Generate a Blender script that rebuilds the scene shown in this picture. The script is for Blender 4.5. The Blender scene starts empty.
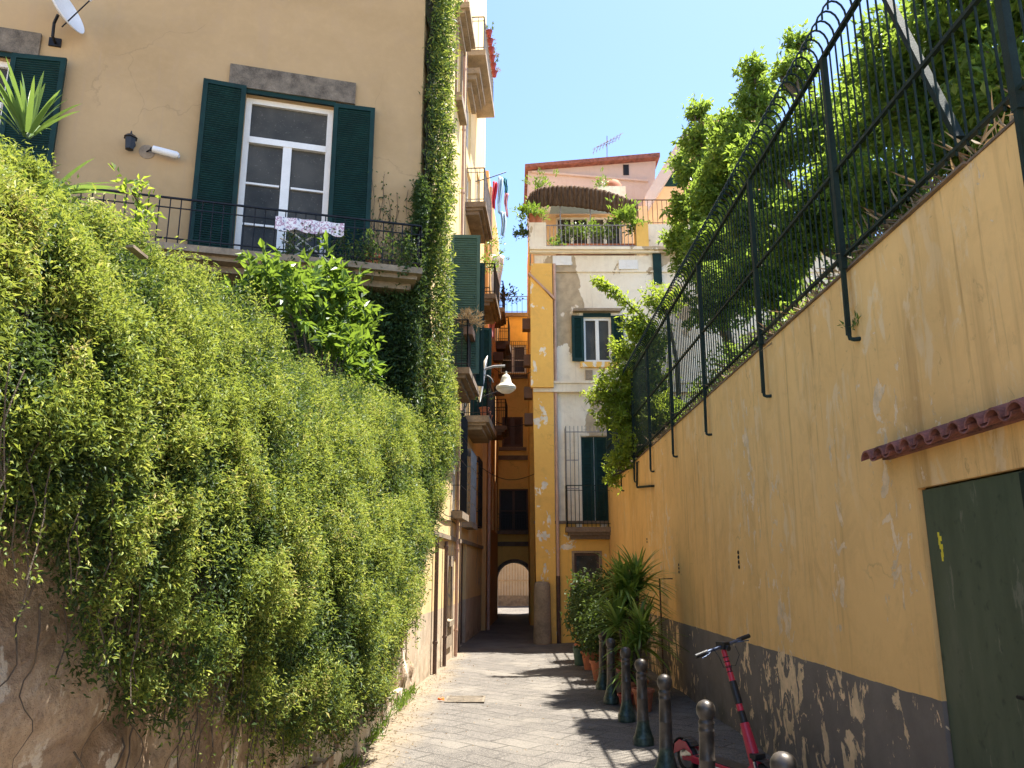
import bpy, math, random
import numpy as np
random.seed(7); rng = np.random.default_rng(11)
R = math.radians
sc = bpy.context.scene
col = sc.collection
# ------------------------------------------------------------------ camera
PITCH = R(13.2); FPX = 800.0; EYE = 1.65
cam_d = bpy.data.cameras.new('camera'); cam = bpy.data.objects.new('camera', cam_d); col.objects.link(cam)
cam.location = (0, 0, EYE); cam.rotation_euler = (math.pi/2 + PITCH, 0, 0)
cam_d.sensor_width = 36; cam_d.lens = FPX/1024*36; cam_d.clip_start = .05; cam_d.clip_end = 3000
sc.camera = cam
CP, SP = math.cos(PITCH), math.sin(PITCH)
def ray(u, v):
    x = (u-512)/FPX; y = (384-v)/FPX
    return np.array((x, CP-SP*y, SP+CP*y))
def onY(u, v, Y): d = ray(u, v); t = Y/d[1]; return np.array((t*d[0], Y, EYE+t*d[2]))
def onX(u, v, X): d = ray(u, v); t = X/d[0]; return np.array((X, t*d[1], EYE+t*d[2]))
def onZ(u, v, Z=0): d = ray(u, v); t = (Z-EYE)/d[2]; return np.array((t*d[0], t*d[1], Z))

# ------------------------------------------------------------------ noise
_P = np.random.default_rng(5).random(65536)
def _h(i, j, k): return _P[(i*73856093 ^ j*19349663 ^ k*83492791) & 65535]
def vnoise(p):
    p = np.asarray(p, float); i = np.floor(p).astype(np.int64); f = p-i; f = f*f*(3-2*f); r = 0
    for a in (0, 1):
        for b in (0, 1):
            for c in (0, 1):
                w = (f[:, 0] if a else 1-f[:, 0])*(f[:, 1] if b else 1-f[:, 1])*(f[:, 2] if c else 1-f[:, 2])
                r = r+w*_h(i[:, 0]+a, i[:, 1]+b, i[:, 2]+c)
    return r*2-1
def fbm(p, o=3):
    p = np.asarray(p, float); r = 0; a = 1
    for k in range(o): r = r+a*vnoise(p*2**k+17*k); a *= .5
    return r

# ------------------------------------------------------------------ materials
def mat_new(name):
    m = bpy.data.materials.new(name); m.use_nodes = True; nt = m.node_tree; nt.nodes.clear()
    out = nt.nodes.new('ShaderNodeOutputMaterial')
    def N(t, props=None, **ins):
        n = nt.nodes.new('ShaderNode'+t)
        for k, v in (props or {}).items(): setattr(n, k, v)
        for k, v in ins.items():
            key = int(k[1:]) if k[0] == '_' and k[1:].isdigit() else k.replace('_', ' ')
            s = n.inputs[key]
            if hasattr(v, 'node'): nt.links.new(v, s)
            else:
                if s.type == 'RGBA' and len(v) == 3: v = (*v, 1)
                s.default_value = v
        return n
    return m, nt, N, out
def ramp(N, fac, stops):
    n = N('ValToRGB', Fac=fac); e = n.color_ramp.elements
    while len(e) < len(stops): e.new(.5)
    for x, (p, c) in zip(e, stops):
        x.position = p; x.color = (*c, 1) if len(c) == 3 else c
    return n.outputs[0]
def mixc(N, f, a, b, mode='MIX'):
    n = N('Mix', dict(data_type='RGBA', blend_type=mode))
    for i, v in ((0, f), (6, a), (7, b)):
        s = n.inputs[i]
        if hasattr(v, 'node'): n.id_data.links.new(v, s)
        elif i: s.default_value = (*v, 1)
        else: s.default_value = v
    return n.outputs[2]
def mth(N, op, a, b=0.0, c=None, clamp=False):
    n = N('Math', dict(operation=op, use_clamp=clamp), _0=a, _1=b)
    if c is not None: n.inputs[2].default_value = c
    return n.outputs[0]
def noise(N, vec, scale, detail=4, rough=.55, dist=0):
    return N('TexNoise', Vector=vec, Scale=scale, Detail=detail, Roughness=rough, Distortion=dist).outputs[0]
def mapv(N, vec, sc_=(1, 1, 1), rot=(0, 0, 0), loc=(0, 0, 0)):
    return N('Mapping', Vector=vec, Scale=sc_, Rotation=rot, Location=loc).outputs[0]
def step(N, v, lo, hi):
    return N('MapRange', dict(clamp=True), Value=v, From_Min=lo, From_Max=hi).outputs[0]
def finish(N, nt, out, colr, rough=.8, metal=0, bumps=None, bstr=.3, bdist=.02, spec=.5):
    b = N('BsdfPrincipled', Base_Color=colr, Roughness=rough, Metallic=metal)
    b.inputs['Specular IOR Level'].default_value = spec
    if bumps is not None:
        bn = N('Bump', Strength=bstr, Distance=bdist, Height=bumps); nt.links.new(bn.outputs[0], b.inputs['Normal'])
    nt.links.new(b.outputs[0], out.inputs[0]); return b
def plain(name, c, rough=.6, metal=0, var=.15, scale=6, bump=.1, spec=.5):
    m, nt, N, out = mat_new(name); v = N('TexCoord').outputs['Object']
    n = noise(N, v, scale, 5); n2 = noise(N, v, scale*8, 3)
    f = mth(N, 'ADD', mth(N, 'MULTIPLY', n, .7), mth(N, 'MULTIPLY', n2, .3))
    lo = tuple(x*(1-var*2) for x in c); hi = tuple(min(1, x*(1+var*2)) for x in c)
    finish(N, nt, out, ramp(N, f, [(.25, lo), (.75, hi)]), rough, metal, n2, bump, .01, spec); return m
def plaster(name, c, c2=None, peel=None, pth=.62, dado=None, streak=.25, dirt=(.10, .075, .05), blotch=.5, pscale=1.3, fade_z=None, bump=.35, pstretch=.45):
    """lime plaster: cloudy colour, vertical streaks, flaked patches, painted base band"""
    m, nt, N, out = mat_new(name); v = N('TexCoord').outputs['Object']
    sep = N('SeparateXYZ', Vector=v); z = sep.outputs[2]
    big = noise(N, v, .55, 5, .6, .4); fine = noise(N, v, 9, 6, .65)
    c2 = c2 or tuple(x*.8 for x in c)
    colr = mixc(N, mth(N, 'MULTIPLY', step(N, big, .38, .66), blotch*1.6, clamp=True), c, c2)
    colr = mixc(N, mth(N, 'MULTIPLY', step(N, fine, .45, .75), .18), colr, tuple(min(1, x*1.25) for x in c))
    sv = mapv(N, v, (2.6, 2.6, .16)); st = noise(N, sv, 1.6, 6, .62); st2 = noise(N, mapv(N, v, (9, 9, .5)), 1.3, 5, .7)
    zone = step(N, noise(N, mapv(N, v, (1, 1, .4), loc=(3, 1, 4)), .8, 3), .42, .62)
    zone2 = step(N, noise(N, mapv(N, v, (1, 1, .35), loc=(8, 5, 2)), .6, 4, .6), .47, .60)
    stm = mth(N, 'MULTIPLY', mth(N, 'MAXIMUM', mth(N, 'MULTIPLY', step(N, st, .54, .72), zone2), mth(N, 'MULTIPLY', step(N, st2, .54, .70), zone)), streak)
    colr = mixc(N, stm, colr, dirt)
    cv = N('TexVoronoi', dict(feature='DISTANCE_TO_EDGE'), Vector=N('VectorMath', dict(operation='ADD'), _0=v, _1=N('VectorMath', dict(operation='SCALE'), _0=N('TexNoise', Vector=v, Scale=2.4, Detail=5.0).outputs[1], Scale=.55).outputs[0]).outputs[0], Scale=.55).outputs[0]
    crk = mth(N, 'MULTIPLY', step(N, cv, .006, .001), step(N, noise(N, mapv(N, v, loc=(4, 4, 9)), .9, 3), .54, .64))
    mt_ = noise(N, mapv(N, v, loc=(2, 6, 1)), 3.1, 9, .72, .6); colr = mixc(N, mth(N, 'MULTIPLY', step(N, mt_, .50, .66), .22), colr, dirt); colr = mixc(N, mth(N, 'MULTIPLY', crk, .3), colr, tuple(x*.5 for x in dirt))
    h = mth(N, 'ADD', mth(N, 'MULTIPLY', fine, .35), mth(N, 'MULTIPLY', big, .8))
    if dado:
        am = step(N, noise(N, mapv(N, v, (1, .8, .45), loc=(5, 2, 8)), .75, 3), .44, .60)
        mo = mth(N, 'MULTIPLY', step(N, noise(N, mapv(N, v, (1, 1, .42), loc=(1, 7, 3)), 5.5, 8, .68, .7), .55, .60), am)
        colr = mixc(N, mth(N, 'MULTIPLY', mo, .5), colr, (.80, .62, .38))
        mo2 = mth(N, 'MULTIPLY', step(N, noise(N, mapv(N, v, (1, 1, .6), loc=(9, 2, 3)), 11, 8, .72, .8), .60, .66), mth(N, 'ADD', mth(N, 'MULTIPLY', am, .8), .12))
        colr = mixc(N, mth(N, 'MULTIPLY', mo2, .55), colr, (.36, .22, .09))
        dk = step(N, noise(N, mapv(N, v, (1, 1, .22), loc=(4, 4, 1)), 1.3, 5, .6), .5, .72); colr = mixc(N, mth(N, 'MULTIPLY', dk, .38), colr, (.50, .30, .11))
        dz, dc = dado[0], dado[1]
        edge = mth(N, 'ADD', z, mth(N, 'MULTIPLY', noise(N, v, 3, 4), .03))
        dm = mth(N, 'LESS_THAN', edge, dz+.015)
        dcol = mixc(N, step(N, noise(N, v, 2.2, 6, .7), .35, .7), dc, tuple(x*.72 for x in dc))
        if len(dado) > 2: dm = mth(N, 'MULTIPLY', dm, dado[2])
        colr = mixc(N, dm, colr, dcol)
        if peel:   # flaking worst low down
            pv = mapv(N, v, (1, 1, pstretch+.22), loc=(7, 3, 1)); pn = noise(N, pv, 6.2, 8, .66, .6)
            area = noise(N, mapv(N, v, (1, 1, .5), loc=(2, 9, 4)), .9, 2)
            pn = mth(N, 'ADD', pn, mth(N, 'MULTIPLY', mth(N, 'SUBTRACT', area, .5), .75))
            lowz = mth(N, 'ADD', mth(N, 'MULTIPLY', step(N, z, 2.6, .9), .045), mth(N, 'MULTIPLY', step(N, z, 1.0, .9), .065)); pn2 = mth(N, 'ADD', pn, lowz)
            pm = step(N, pn2, pth, pth+.012)
            pc = mixc(N, step(N, noise(N, v, 7, 6, .7), .4, .65), peel, tuple(x*.7 for x in peel))
            colr = mixc(N, pm, colr, pc); h = mth(N, 'SUBTRACT', h, mth(N, 'MULTIPLY', pm, .6))
        moss = mth(N, 'MULTIPLY', step(N, z, .5, 0.0), step(N, noise(N, v, 4, 5), .45, .65))
        colr = mixc(N, mth(N, 'MULTIPLY', moss, .55), colr, (.05, .055, .03))
    elif peel:
        pn = noise(N, mapv(N, v, (1, 1, pstretch+.25), loc=(7, 3, 1)), pscale, 7, .6, .4)
        pm = step(N, pn, pth, pth+.01)
        pc = mixc(N, step(N, noise(N, v, 5, 5), .4, .65), peel, tuple(x*.75 for x in peel))
        colr = mixc(N, pm, colr, pc); h = mth(N, 'SUBTRACT', h, mth(N, 'MULTIPLY', pm, .4))
    finish(N, nt, out, colr, .92, 0, h, bump, .03, .2); return m
def leafmat(name, stops, trans=.35, rough=.45, tcol=None):
    m, nt, N, out = mat_new(name); g = N('NewGeometry'); v = N('TexCoord').outputs['Object']
    clump = noise(N, v, 1.7, 3)
    f = mth(N, 'ADD', mth(N, 'MULTIPLY', g.outputs['Random Per Island'], .72), mth(N, 'MULTIPLY', step(N, clump, .35, .65), .28))
    c = ramp(N, f, stops)
    b = N('BsdfPrincipled', Base_Color=c, Roughness=rough); b.inputs['Specular IOR Level'].default_value = .45
    tc = mixc(N, .5, c, tcol or (.22, .30, .03)); t = N('BsdfTranslucent', Color=tc)
    ms = N('MixShader', Fac=trans, _1=b.outputs[0], _2=t.outputs[0]); nt.links.new(ms.outputs[0], out.inputs[0]); return m

M = {}
M['right_wall'] = plaster('ochre wall plaster', (.84, .52, .20), (.76, .45, .16), peel=(.86, .62, .36), pth=.662, dado=(.95, (.21, .176, .145)), streak=.8, dirt=(.40, .23, .085), blotch=.45, bump=.5)
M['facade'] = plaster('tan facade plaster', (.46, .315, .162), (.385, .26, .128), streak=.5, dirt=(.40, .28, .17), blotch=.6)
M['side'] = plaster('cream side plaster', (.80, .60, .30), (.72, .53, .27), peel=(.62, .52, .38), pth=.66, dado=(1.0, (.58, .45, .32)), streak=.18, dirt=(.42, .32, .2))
M['ochre_far'] = plaster('deep ochre plaster', (.84, .52, .14), (.76, .45, .11), streak=.22, dirt=(.30, .17, .06), peel=(.60, .42, .2), pth=.74)
M['orange_far'] = plaster('orange plaster', (.66, .38, .15), (.58, .33, .13), streak=.2, dirt=(.3, .14, .05))
M['pilaster'] = plaster('ochre pilaster plaster', (.84, .50, .12), (.78, .44, .11), peel=(.85, .76, .60), pth=.62, streak=.2, dirt=(.35, .22, .09), pscale=2.6)
M['cream_far'] = plaster('weathered cream plaster', (.86, .78, .62), (.74, .62, .45), peel=(.50, .39, .25), pth=.56, streak=.4, dirt=(.32, .27, .2), pscale=.7, blotch=.7)
M['pink'] = plaster('pink roof wall plaster', (.50, .415, .39), (.44, .365, .345), streak=.3, dirt=(.34, .26, .23))
M['peach'] = plaster('peach plaster', (.75, .48, .26), streak=.2, dirt=(.4, .3, .2))
M['distant'] = plaster('distant pale plaster', (.40, .37, .33), streak=.2, dirt=(.3, .26, .2))
M['stone'] = plain('grey piperno stone', (.15, .12, .085), .9, 0, .4, 7, .8)
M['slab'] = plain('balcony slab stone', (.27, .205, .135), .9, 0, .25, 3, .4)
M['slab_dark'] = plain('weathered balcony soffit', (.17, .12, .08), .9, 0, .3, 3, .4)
M['white'] = plain('white window paint', (.78, .76, .70), .45, 0, .05, 4, .1)
M['green'] = plain('dark green shutter paint', (.004, .026, .021), .6, 0, .25, 5, .15, .25)
M['green_light'] = plain('sun faded green shutter paint', (.035, .085, .06), .6, 0, .15, 5, .12)
M['brown'] = plain('brown shutter paint', (.09, .045, .025), .6, 0, .2, 5, .15)
M['iron'] = plain('dark wrought iron', (.018, .018, .02), .5, .6, .3, 12, .2)
M['greeniron'] = plain('green painted iron', (.009, .020, .015), .7, .0, .3, 12, .2, .25)
M['greyiron'] = plain('grey painted iron', (.24, .23, .22), .5, .3, .2, 12, .2)
M['rust'] = plain('rusty iron', (.11, .06, .04), .8, .2, .3, 8, .3)
M['pipe'] = plain('pinkish drainpipe paint', (.50, .31, .22), .6, 0, .15, 3, .2)
M['pipe_dark'] = plain('brown drainpipe', (.12, .07, .05), .6, 0, .2, 3, .2)
M['terracotta'] = plain('terracotta', (.36, .12, .055), .85, 0, .2, 6, .25)
M['redpot'] = plain('red plastic pot', (.26, .03, .02), .5, 0, .15, 6, .1)
M['tile'] = plain('red clay roof tile', (.20, .075, .058), .85, 0, .42, 7, .3)
M['pale_ground'] = plain('pale bounce ground', (.42, .35, .26), .9, 0, .2, 2, .2)  # kept pale so the unseen ground bounces sun onto shaded walls
M['soil'] = plain('soil', (.06, .042, .028), .95, 0, .4, 8, .6)
M['bark'] = plain('grey brown bark', (.10, .075, .05), .9, 0, .3, 14, .6)
M['cream_paint'] = plain('cream lamp enamel', (.62, .56, .42), .4, 0, .12, 5, .1)
M['whiteplastic'] = plain('white plastic', (.74, .73, .70), .45, 0, .06, 4, .05)
M['dishgrey'] = plain('grey dish enamel', (.60, .60, .60), .5, .1, .1, 4, .05)
M['redcloth'] = plain('red cloth', (.60, .03, .05), .9, 0, .1, 8, .3)
M['tealcloth'] = plain('teal cloth', (.03, .20, .24), .9, 0, .1, 8, .3)
M['bluecloth'] = plain('pale blue cloth', (.38, .50, .60), .9, 0, .1, 8, .3)
M['pinkcloth'] = plain('dusty pink cloth', (.55, .22, .25), .9, 0, .1, 8, .3)
M['whitecloth'] = plain('white cloth', (.78, .74, .70), .9, 0, .1, 8, .3)
M['scooter_red'] = plain('coral red scooter paint', (.52, .028, .055), .35, 0, .08, 6, .03)
M['black'] = plain('black rubber and plastic', (.014, .014, .015), .5, 0, .2, 12, .1)
M['bluegrey'] = plain('blue grey handlebar metal', (.10, .13, .20), .35, .6, .15, 12, .05)
M['chrome'] = plain('bright steel', (.55, .55, .54), .3, .9, .1, 12, .05)
M['reed'] = None

def mk_special():
    # glass
    m, nt, N, out = mat_new('window glass'); v = N('TexCoord').outputs['Object']
    c = ramp(N, noise(N, v, 1.4, 3, .5), [(.35, (.03, .031, .027)), (.65, (.085, .08, .066))]); c = mixc(N, mth(N, 'MULTIPLY', step(N, noise(N, v, 26, 5, .75), .60, .68), .5), c, (.26, .24, .20))
    finish(N, nt, out, c, .16, 0, noise(N, v, 4.0, 4), .35, .02, .16); M['glass'] = m
    m, nt, N, out = mat_new('curtained window glass'); v = N('TexCoord').outputs['Object']
    w = N('TexWave', dict(wave_type='BANDS', bands_direction='X'), Vector=mapv(N, v, (5, 5, .3)), Scale=1.6, Distortion=2.0, Detail=2.0).outputs[0]
    finish(N, nt, out, ramp(N, w, [(.2, (.10, .09, .07)), (.9, (.30, .28, .23))]), .08, 0, noise(N, v, 1.2, 2), .03, .02, .7); M['curtain'] = m
    # weathered metal door
    m, nt, N, out = mat_new('dull green door paint'); v = N('TexCoord').outputs['Object']
    n = noise(N, mapv(N, v, (3, 3, .8)), 1.6, 6, .65); n2 = noise(N, v, 14, 5)
    c = ramp(N, n, [(.3, (.045, .062, .036)), (.55, (.066, .085, .05)), (.75, (.10, .108, .07))])
    c = mixc(N, step(N, n2, .60, .75), c, (.025, .04, .025)); zd = N('SeparateXYZ', Vector=v).outputs[2]; c = mixc(N, mth(N, 'MULTIPLY', step(N, mth(N, 'ADD', zd, mth(N, 'MULTIPLY', n, .5)), .62, .25), .6), c, (.16, .13, .09)); sc1 = noise(N, mapv(N, v, (1, 1, .25), loc=(3, 3, 3)), 9, 7, .7); c = mixc(N, mth(N, 'MULTIPLY', step(N, sc1, .63, .66), .5), c, (.20, .19, .14))
    finish(N, nt, out, c, .55, 0, n2, .15, .01, .35); M['door'] = m
    # bollard
    m, nt, N, out = mat_new('cast iron with worn green foot'); v = N('TexCoord').outputs['Object']
    z = N('SeparateXYZ', Vector=v).outputs[2]; n = noise(N, v, 9, 6, .65)
    c = ramp(N, n, [(.3, (.05, .042, .035)), (.55, (.095, .08, .066)), (.75, (.17, .145, .12))])
    zz = mth(N, 'ADD', z, mth(N, 'MULTIPLY', mth(N, 'SUBTRACT', n, .5), .12))
    g = ramp(N, noise(N, v, 22, 4), [(.35, (.02, .038, .03)), (.75, (.09, .13, .10))])
    c = mixc(N, step(N, zz, .25, .21), c, g)
    finish(N, nt, out, c, .40, .35, n, .25, .01); M['bollard'] = m
    # paving
    m, nt, N, out = mat_new('worn basalt paving'); v = N('TexCoord').outputs['Object']
    wob = N('VectorMath', dict(operation='ADD'), _0=v, _1=N('VectorMath', dict(operation='SCALE'), _0=N('TexNoise', Vector=v, Scale=1.3, Detail=2.0).outputs[1], Scale=.10).outputs[0]).outputs[0]
    br = N('TexBrick', dict(offset=.5), Vector=mapv(N, wob, (1, 1, 1), (0, 0, R(38))), Color1=(0, 0, 0), Color2=(1, 1, 1), Mortar=(.5, .5, .5), Scale=1.0, Mortar_Size=.012, Mortar_Smooth=.5, Bias=0.0, Brick_Width=.50, Row_Height=.27)
    tone = br.outputs[0]; mort = br.outputs[1]
    c = ramp(N, tone, [(0, (.058, .052, .046)), (.5, (.076, .068, .060)), (1, (.096, .086, .076))])
    f1 = noise(N, v, 26, 7, .75); f2 = noise(N, v, 1.1, 5, .6); f3 = noise(N, v, 85, 4, .7)
    c = mixc(N, mth(N, 'MULTIPLY', step(N, f1, .47, .54), .62), c, (.042, .037, .032))
    c = mixc(N, mth(N, 'MULTIPLY', step(N, f3, .49, .57), .75), c, (.20, .176, .15))
    c = mixc(N, mth(N, 'MULTIPLY', step(N, f2, .46, .64), .4), c, (.21, .186, .152))
    gap = mth(N, 'MULTIPLY', mort, mth(N, 'ADD', mth(N, 'MULTIPLY', step(N, noise(N, v, 2.3, 4), .40, .58), -.8), .9), clamp=True)
    c = mixc(N, gap, c, (.05, .044, .037))
    # dusty, littered strip along the left wall and the far end
    x = N('SeparateXYZ', Vector=v).outputs[0]
    xx = mth(N, 'ADD', x, mth(N, 'MULTIPLY', mth(N, 'SUBTRACT', noise(N, v, 1.7, 5), .5), .7))
    dust = step(N, xx, -.85, -1.3)
    c = mixc(N, mth(N, 'MULTIPLY', dust, .85), c, ramp(N, f1, [(.35, (.12, .092, .06)), (.65, (.26, .205, .13))]))
    h = mth(N, 'SUBTRACT', mth(N, 'ADD', mth(N, 'MULTIPLY', f1, .35), mth(N, 'MULTIPLY', tone, .35)), mth(N, 'MULTIPLY', mort, 1.0))
    finish(N, nt, out, c, .8, 0, h, .8, .018, .3); M['paving'] = m
    # tuff
    m, nt, N, out = mat_new('crumbling brown tuff'); v = N('TexCoord').outputs['Object']
    n = noise(N, v, 2.4, 8, .7, .6); n2 = noise(N, v, 17, 6, .7); n3 = noise(N, mapv(N, v, (1, 1, .7)), 4.2, 7, .65)
    c = ramp(N, n, [(.3, (.13, .088, .055)), (.45, (.33, .23, .15)), (.58, (.50, .37, .25)), (.72, (.68, .56, .41))])
    c = mixc(N, mth(N, 'MULTIPLY', step(N, n2, .5, .7), .5), c, (.13, .09, .06))
    lo = step(N, N('SeparateXYZ', Vector=v).outputs[2], 1.15, .1)
    c = mixc(N, mth(N, 'MULTIPLY', step(N, mth(N, 'ADD', n3, mth(N, 'MULTIPLY', lo, .14)), .60, .63), .9), c, (.70, .61, .48))
    finish(N, nt, out, c, .95, 0, mth(N, 'ADD', n, mth(N, 'MULTIPLY', n2, .6)), .9, .06, .15); M['tuff'] = m
    # reed mat
    m, nt, N, out = mat_new('dry reed'); v = N('TexCoord').outputs['Object']
    n = noise(N, mapv(N, v, (16, 16, 2)), 1.5, 5, .7)
    finish(N, nt, out, ramp(N, n, [(.35, (.04, .025, .015)), (.6, (.12, .075, .045)), (.8, (.24, .16, .10))]), .9, 0, n, .8, .03, .1); M['reed'] = m
    # pottery/banner
    m, nt, N, out = mat_new('printed cloth'); v = N('TexCoord').outputs['Object']
    vo = N('TexVoronoi', Vector=v, Scale=22.0)
    finish(N, nt, out, ramp(N, noise(N, v, 13, 3, .6), [(.40, (.85, .82, .80)), (.47, (.40, .16, .26)), (.52, (.88, .84, .82)), (.60, (.86, .82, .80)), (.66, (.12, .12, .22))]), .85, 0); M['printed'] = m
mk_special()
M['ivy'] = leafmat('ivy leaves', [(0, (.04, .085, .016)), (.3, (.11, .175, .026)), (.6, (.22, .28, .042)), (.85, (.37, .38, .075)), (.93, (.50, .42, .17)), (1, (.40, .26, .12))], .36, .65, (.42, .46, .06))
M['ivydark'] = leafmat('shaded inner ivy leaves', [(0, (.012, .03, .010)), (.5, (.035, .075, .016)), (.9, (.085, .135, .025)), (1, (.16, .10, .05))], .28, .6, (.2, .28, .04))  # darker inner copy: leaf age and tuft shade both put into the colour
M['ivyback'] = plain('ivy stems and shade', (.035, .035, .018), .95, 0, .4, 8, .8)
M['citrus'] = leafmat('broad glossy leaves', [(0, (.025, .06, .012)), (.5, (.06, .13, .018)), (1, (.14, .23, .028))], .42, .42, (.34, .46, .04))
M['tree'] = leafmat('garden tree leaves', [(0, (.035, .08, .015)), (.5, (.10, .18, .025)), (.85, (.20, .28, .038)), (1, (.30, .34, .06))], .5, .5, (.40, .52, .06))
M['lime'] = leafmat('lime tree leaves', [(0, (.045, .10, .014)), (.5, (.14, .23, .025)), (1, (.30, .36, .04))], .52, .5, (.50, .58, .05))
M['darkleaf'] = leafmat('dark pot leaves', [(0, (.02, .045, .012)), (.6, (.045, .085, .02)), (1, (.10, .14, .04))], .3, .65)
M['yucca'] = leafmat('sword leaves', [(0, (.05, .10, .02)), (.6, (.15, .25, .04)), (1, (.32, .42, .10))], .4, .4, (.4, .5, .06))
M['agave'] = leafmat('agave leaves', [(0, (.09, .16, .05)), (1, (.20, .30, .08))], .35, .4)
M['dry'] = leafmat('dry leaves', [(0, (.14, .085, .04)), (.5, (.24, .165, .085)), (1, (.34, .26, .15))], .2, .8, (.3, .2, .1))

# ------------------------------------------------------------------ object helpers
def tag(o, label=None, cat=None, group=None, kind=None):
    for k, v in (('label', label), ('category', cat), ('group', group), ('kind', kind)):
        if v: o[k] = v
    return o
def empty(name, loc, label=None, cat=None, group=None):
    o = bpy.data.objects.new(name, None); col.objects.link(o); o.location = loc; o.empty_display_size = .2
    return tag(o, label, cat, group)
def origin_of(o):
    p = np.zeros(3)
    while o is not None: p = p+np.array(o.location); o = o.parent
    return p
class Fr:
    """vertical wall frame: u along, d outwards, z up"""
    def __init__(s, p0, p1):
        p0 = np.array(p0, float); p1 = np.array(p1, float); s.o = p0; s.L = np.linalg.norm(p1-p0)
        s.a = (p1-p0)/s.L; s.n = np.array((s.a[1], -s.a[0]))
    def P(s, u, d, z): q = s.o+s.a*u+s.n*d; return (q[0], q[1], z)
    def hit(s, u, v, d=0.0):
        r = ray(u, v); o = s.o+s.n*d
        t = (o@s.n)/(r[:2]@s.n); q = r[:2]*t
        return float((q-o)@s.a), float(EYE+t*r[2])
WORLD = Fr((0, 0), (1, 0)); WORLD.n = np.array((0., 1.))   # plain axes: u=x, d=y
class MB:
    def __init__(s): s.V = []; s.F = []
    def add(s, vs, fs):
        b = len(s.V); s.V += [tuple(float(c) for c in v) for v in vs]; s.F += [tuple(b+i for i in f) for f in fs]; return s
    def hexa(s, p):   # 8 points: bottom 4, top 4
        return s.add(p, [(0, 3, 2, 1), (4, 5, 6, 7), (0, 1, 5, 4), (1, 2, 6, 5), (2, 3, 7, 6), (3, 0, 4, 7)])
    def box(s, x0, x1, y0, y1, z0, z1):
        return s.hexa([(x0, y0, z0), (x1, y0, z0), (x1, y1, z0), (x0, y1, z0), (x0, y0, z1), (x1, y0, z1), (x1, y1, z1), (x0, y1, z1)])
    def fbox(s, f, u0, u1, d0, d1, z0, z1):
        P = f.P; return s.hexa([P(u0, d0, z0), P(u1, d0, z0), P(u1, d1, z0), P(u0, d1, z0), P(u0, d0, z1), P(u1, d0, z1), P(u1, d1, z1), P(u0, d1, z1)])
    def bar(s, a, b, w, h=None, up=(0, 0, 1)):
        a = np.array(a, float); b = np.array(b, float); h = h or w; t = b-a; t /= np.linalg.norm(t); up = np.array(up, float)
        if abs(t@up) > .95: up = np.array((1., 0, 0))
        x = np.cross(t, up); x /= np.linalg.norm(x); y = np.cross(x, t)
        q = [a+x*i*w/2+y*j*h/2 for i, j in ((-1, -1), (1, -1), (1, 1), (-1, 1))]
        return s.hexa(q+[p+(b-a) for p in q])
    def tube(s, pts, r, n=8, cap=True):
        pts = [np.array(p, float) for p in pts]; m = len(pts); r = r if hasattr(r, '__len__') else [r]*m
        b = len(s.V); prev = None
        for i in range(m):
            t = pts[min(i+1, m-1)]-pts[max(i-1, 0)]; t = t/(np.linalg.norm(t)+1e-9)
            if prev is None:
                x = np.cross(t, (0, 0, 1.) if abs(t[2]) < .9 else (1., 0, 0))
            else: x = prev-t*(prev@t)
            x /= np.linalg.norm(x)+1e-9; prev = x; y = np.cross(t, x)
            for k in range(n):
                a = 2*math.pi*k/n; q = pts[i]+(x*math.cos(a)+y*math.sin(a))*r[i]; s.V.append(tuple(q))
        for i in range(m-1):
            for k in range(n):
                k2 = (k+1) % n; s.F.append((b+i*n+k, b+i*n+k2, b+(i+1)*n+k2, b+(i+1)*n+k))
        if cap: s.F.append(tuple(b+k for k in range(n))[::-1]); s.F.append(tuple(b+(m-1)*n+k for k in range(n)))
        return s
    def lathe(s, c, prof, n=20, ax=None):
        """prof: (r, h) list; axis up or ax"""
        c = np.array(c, float); a = np.array(ax if ax is not None else (0, 0, 1.), float); a /= np.linalg.norm(a)
        x = np.cross(a, (0, 1., 0) if abs(a[1]) < .9 else (1., 0, 0)); x /= np.linalg.norm(x); y = np.cross(a, x); b = len(s.V)
        for r, h in prof:
            for k in range(n):
                t = 2*math.pi*k/n; s.V.append(tuple(c+a*h+(x*math.cos(t)+y*math.sin(t))*r))
        for i in range(len(prof)-1):
            for k in range(n):
                k2 = (k+1) % n; s.F.append((b+i*n+k, b+i*n+k2, b+(i+1)*n+k2, b+(i+1)*n+k))
        s.F.append(tuple(b+k for k in range(n))[::-1]); s.F.append(tuple(b+(len(prof)-1)*n+k for k in range(n)))
        return s
    def poly(s, pts, off):
        """prism: polygon pts extruded by vector off"""
        n = len(pts); off = np.array(off, float); p2 = [tuple(np.array(p)+off) for p in pts]
        return s.add(list(pts)+p2, [tuple(range(n))[::-1], tuple(range(n, 2*n))]+[(i, (i+1) % n, n+(i+1) % n, n+i) for i in range(n)])
    def quad(s, a, b, c, d): return s.add([a, b, c, d], [(0, 1, 2, 3)])
    def build(s, name, mat, parent=None, loc=None, smooth=True, label=None, cat=None, group=None, kind=None):
        V = np.array(s.V, float)
        if parent is not None: o0 = origin_of(parent)
        elif loc is not None: o0 = np.array(loc, float)
        elif kind in ('structure', 'stuff'): o0 = np.zeros(3)
        else: o0 = np.array(((V[:, 0].min()+V[:, 0].max())/2, (V[:, 1].min()+V[:, 1].max())/2, V[:, 2].min()))
        me = bpy.data.meshes.new(name); me.from_pydata((V-o0).tolist(), [], s.F); me.materials.append(mat)
        if smooth:
            me.polygons.foreach_set('use_smooth', [True]*len(me.polygons)); me.set_sharp_from_angle(angle=R(38))
        me.update()
        o = bpy.data.objects.new(name, me); col.objects.link(o)
        if parent is not None: o.parent = parent
        else: o.location = o0
        return tag(o, label, cat, group, kind)
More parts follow.
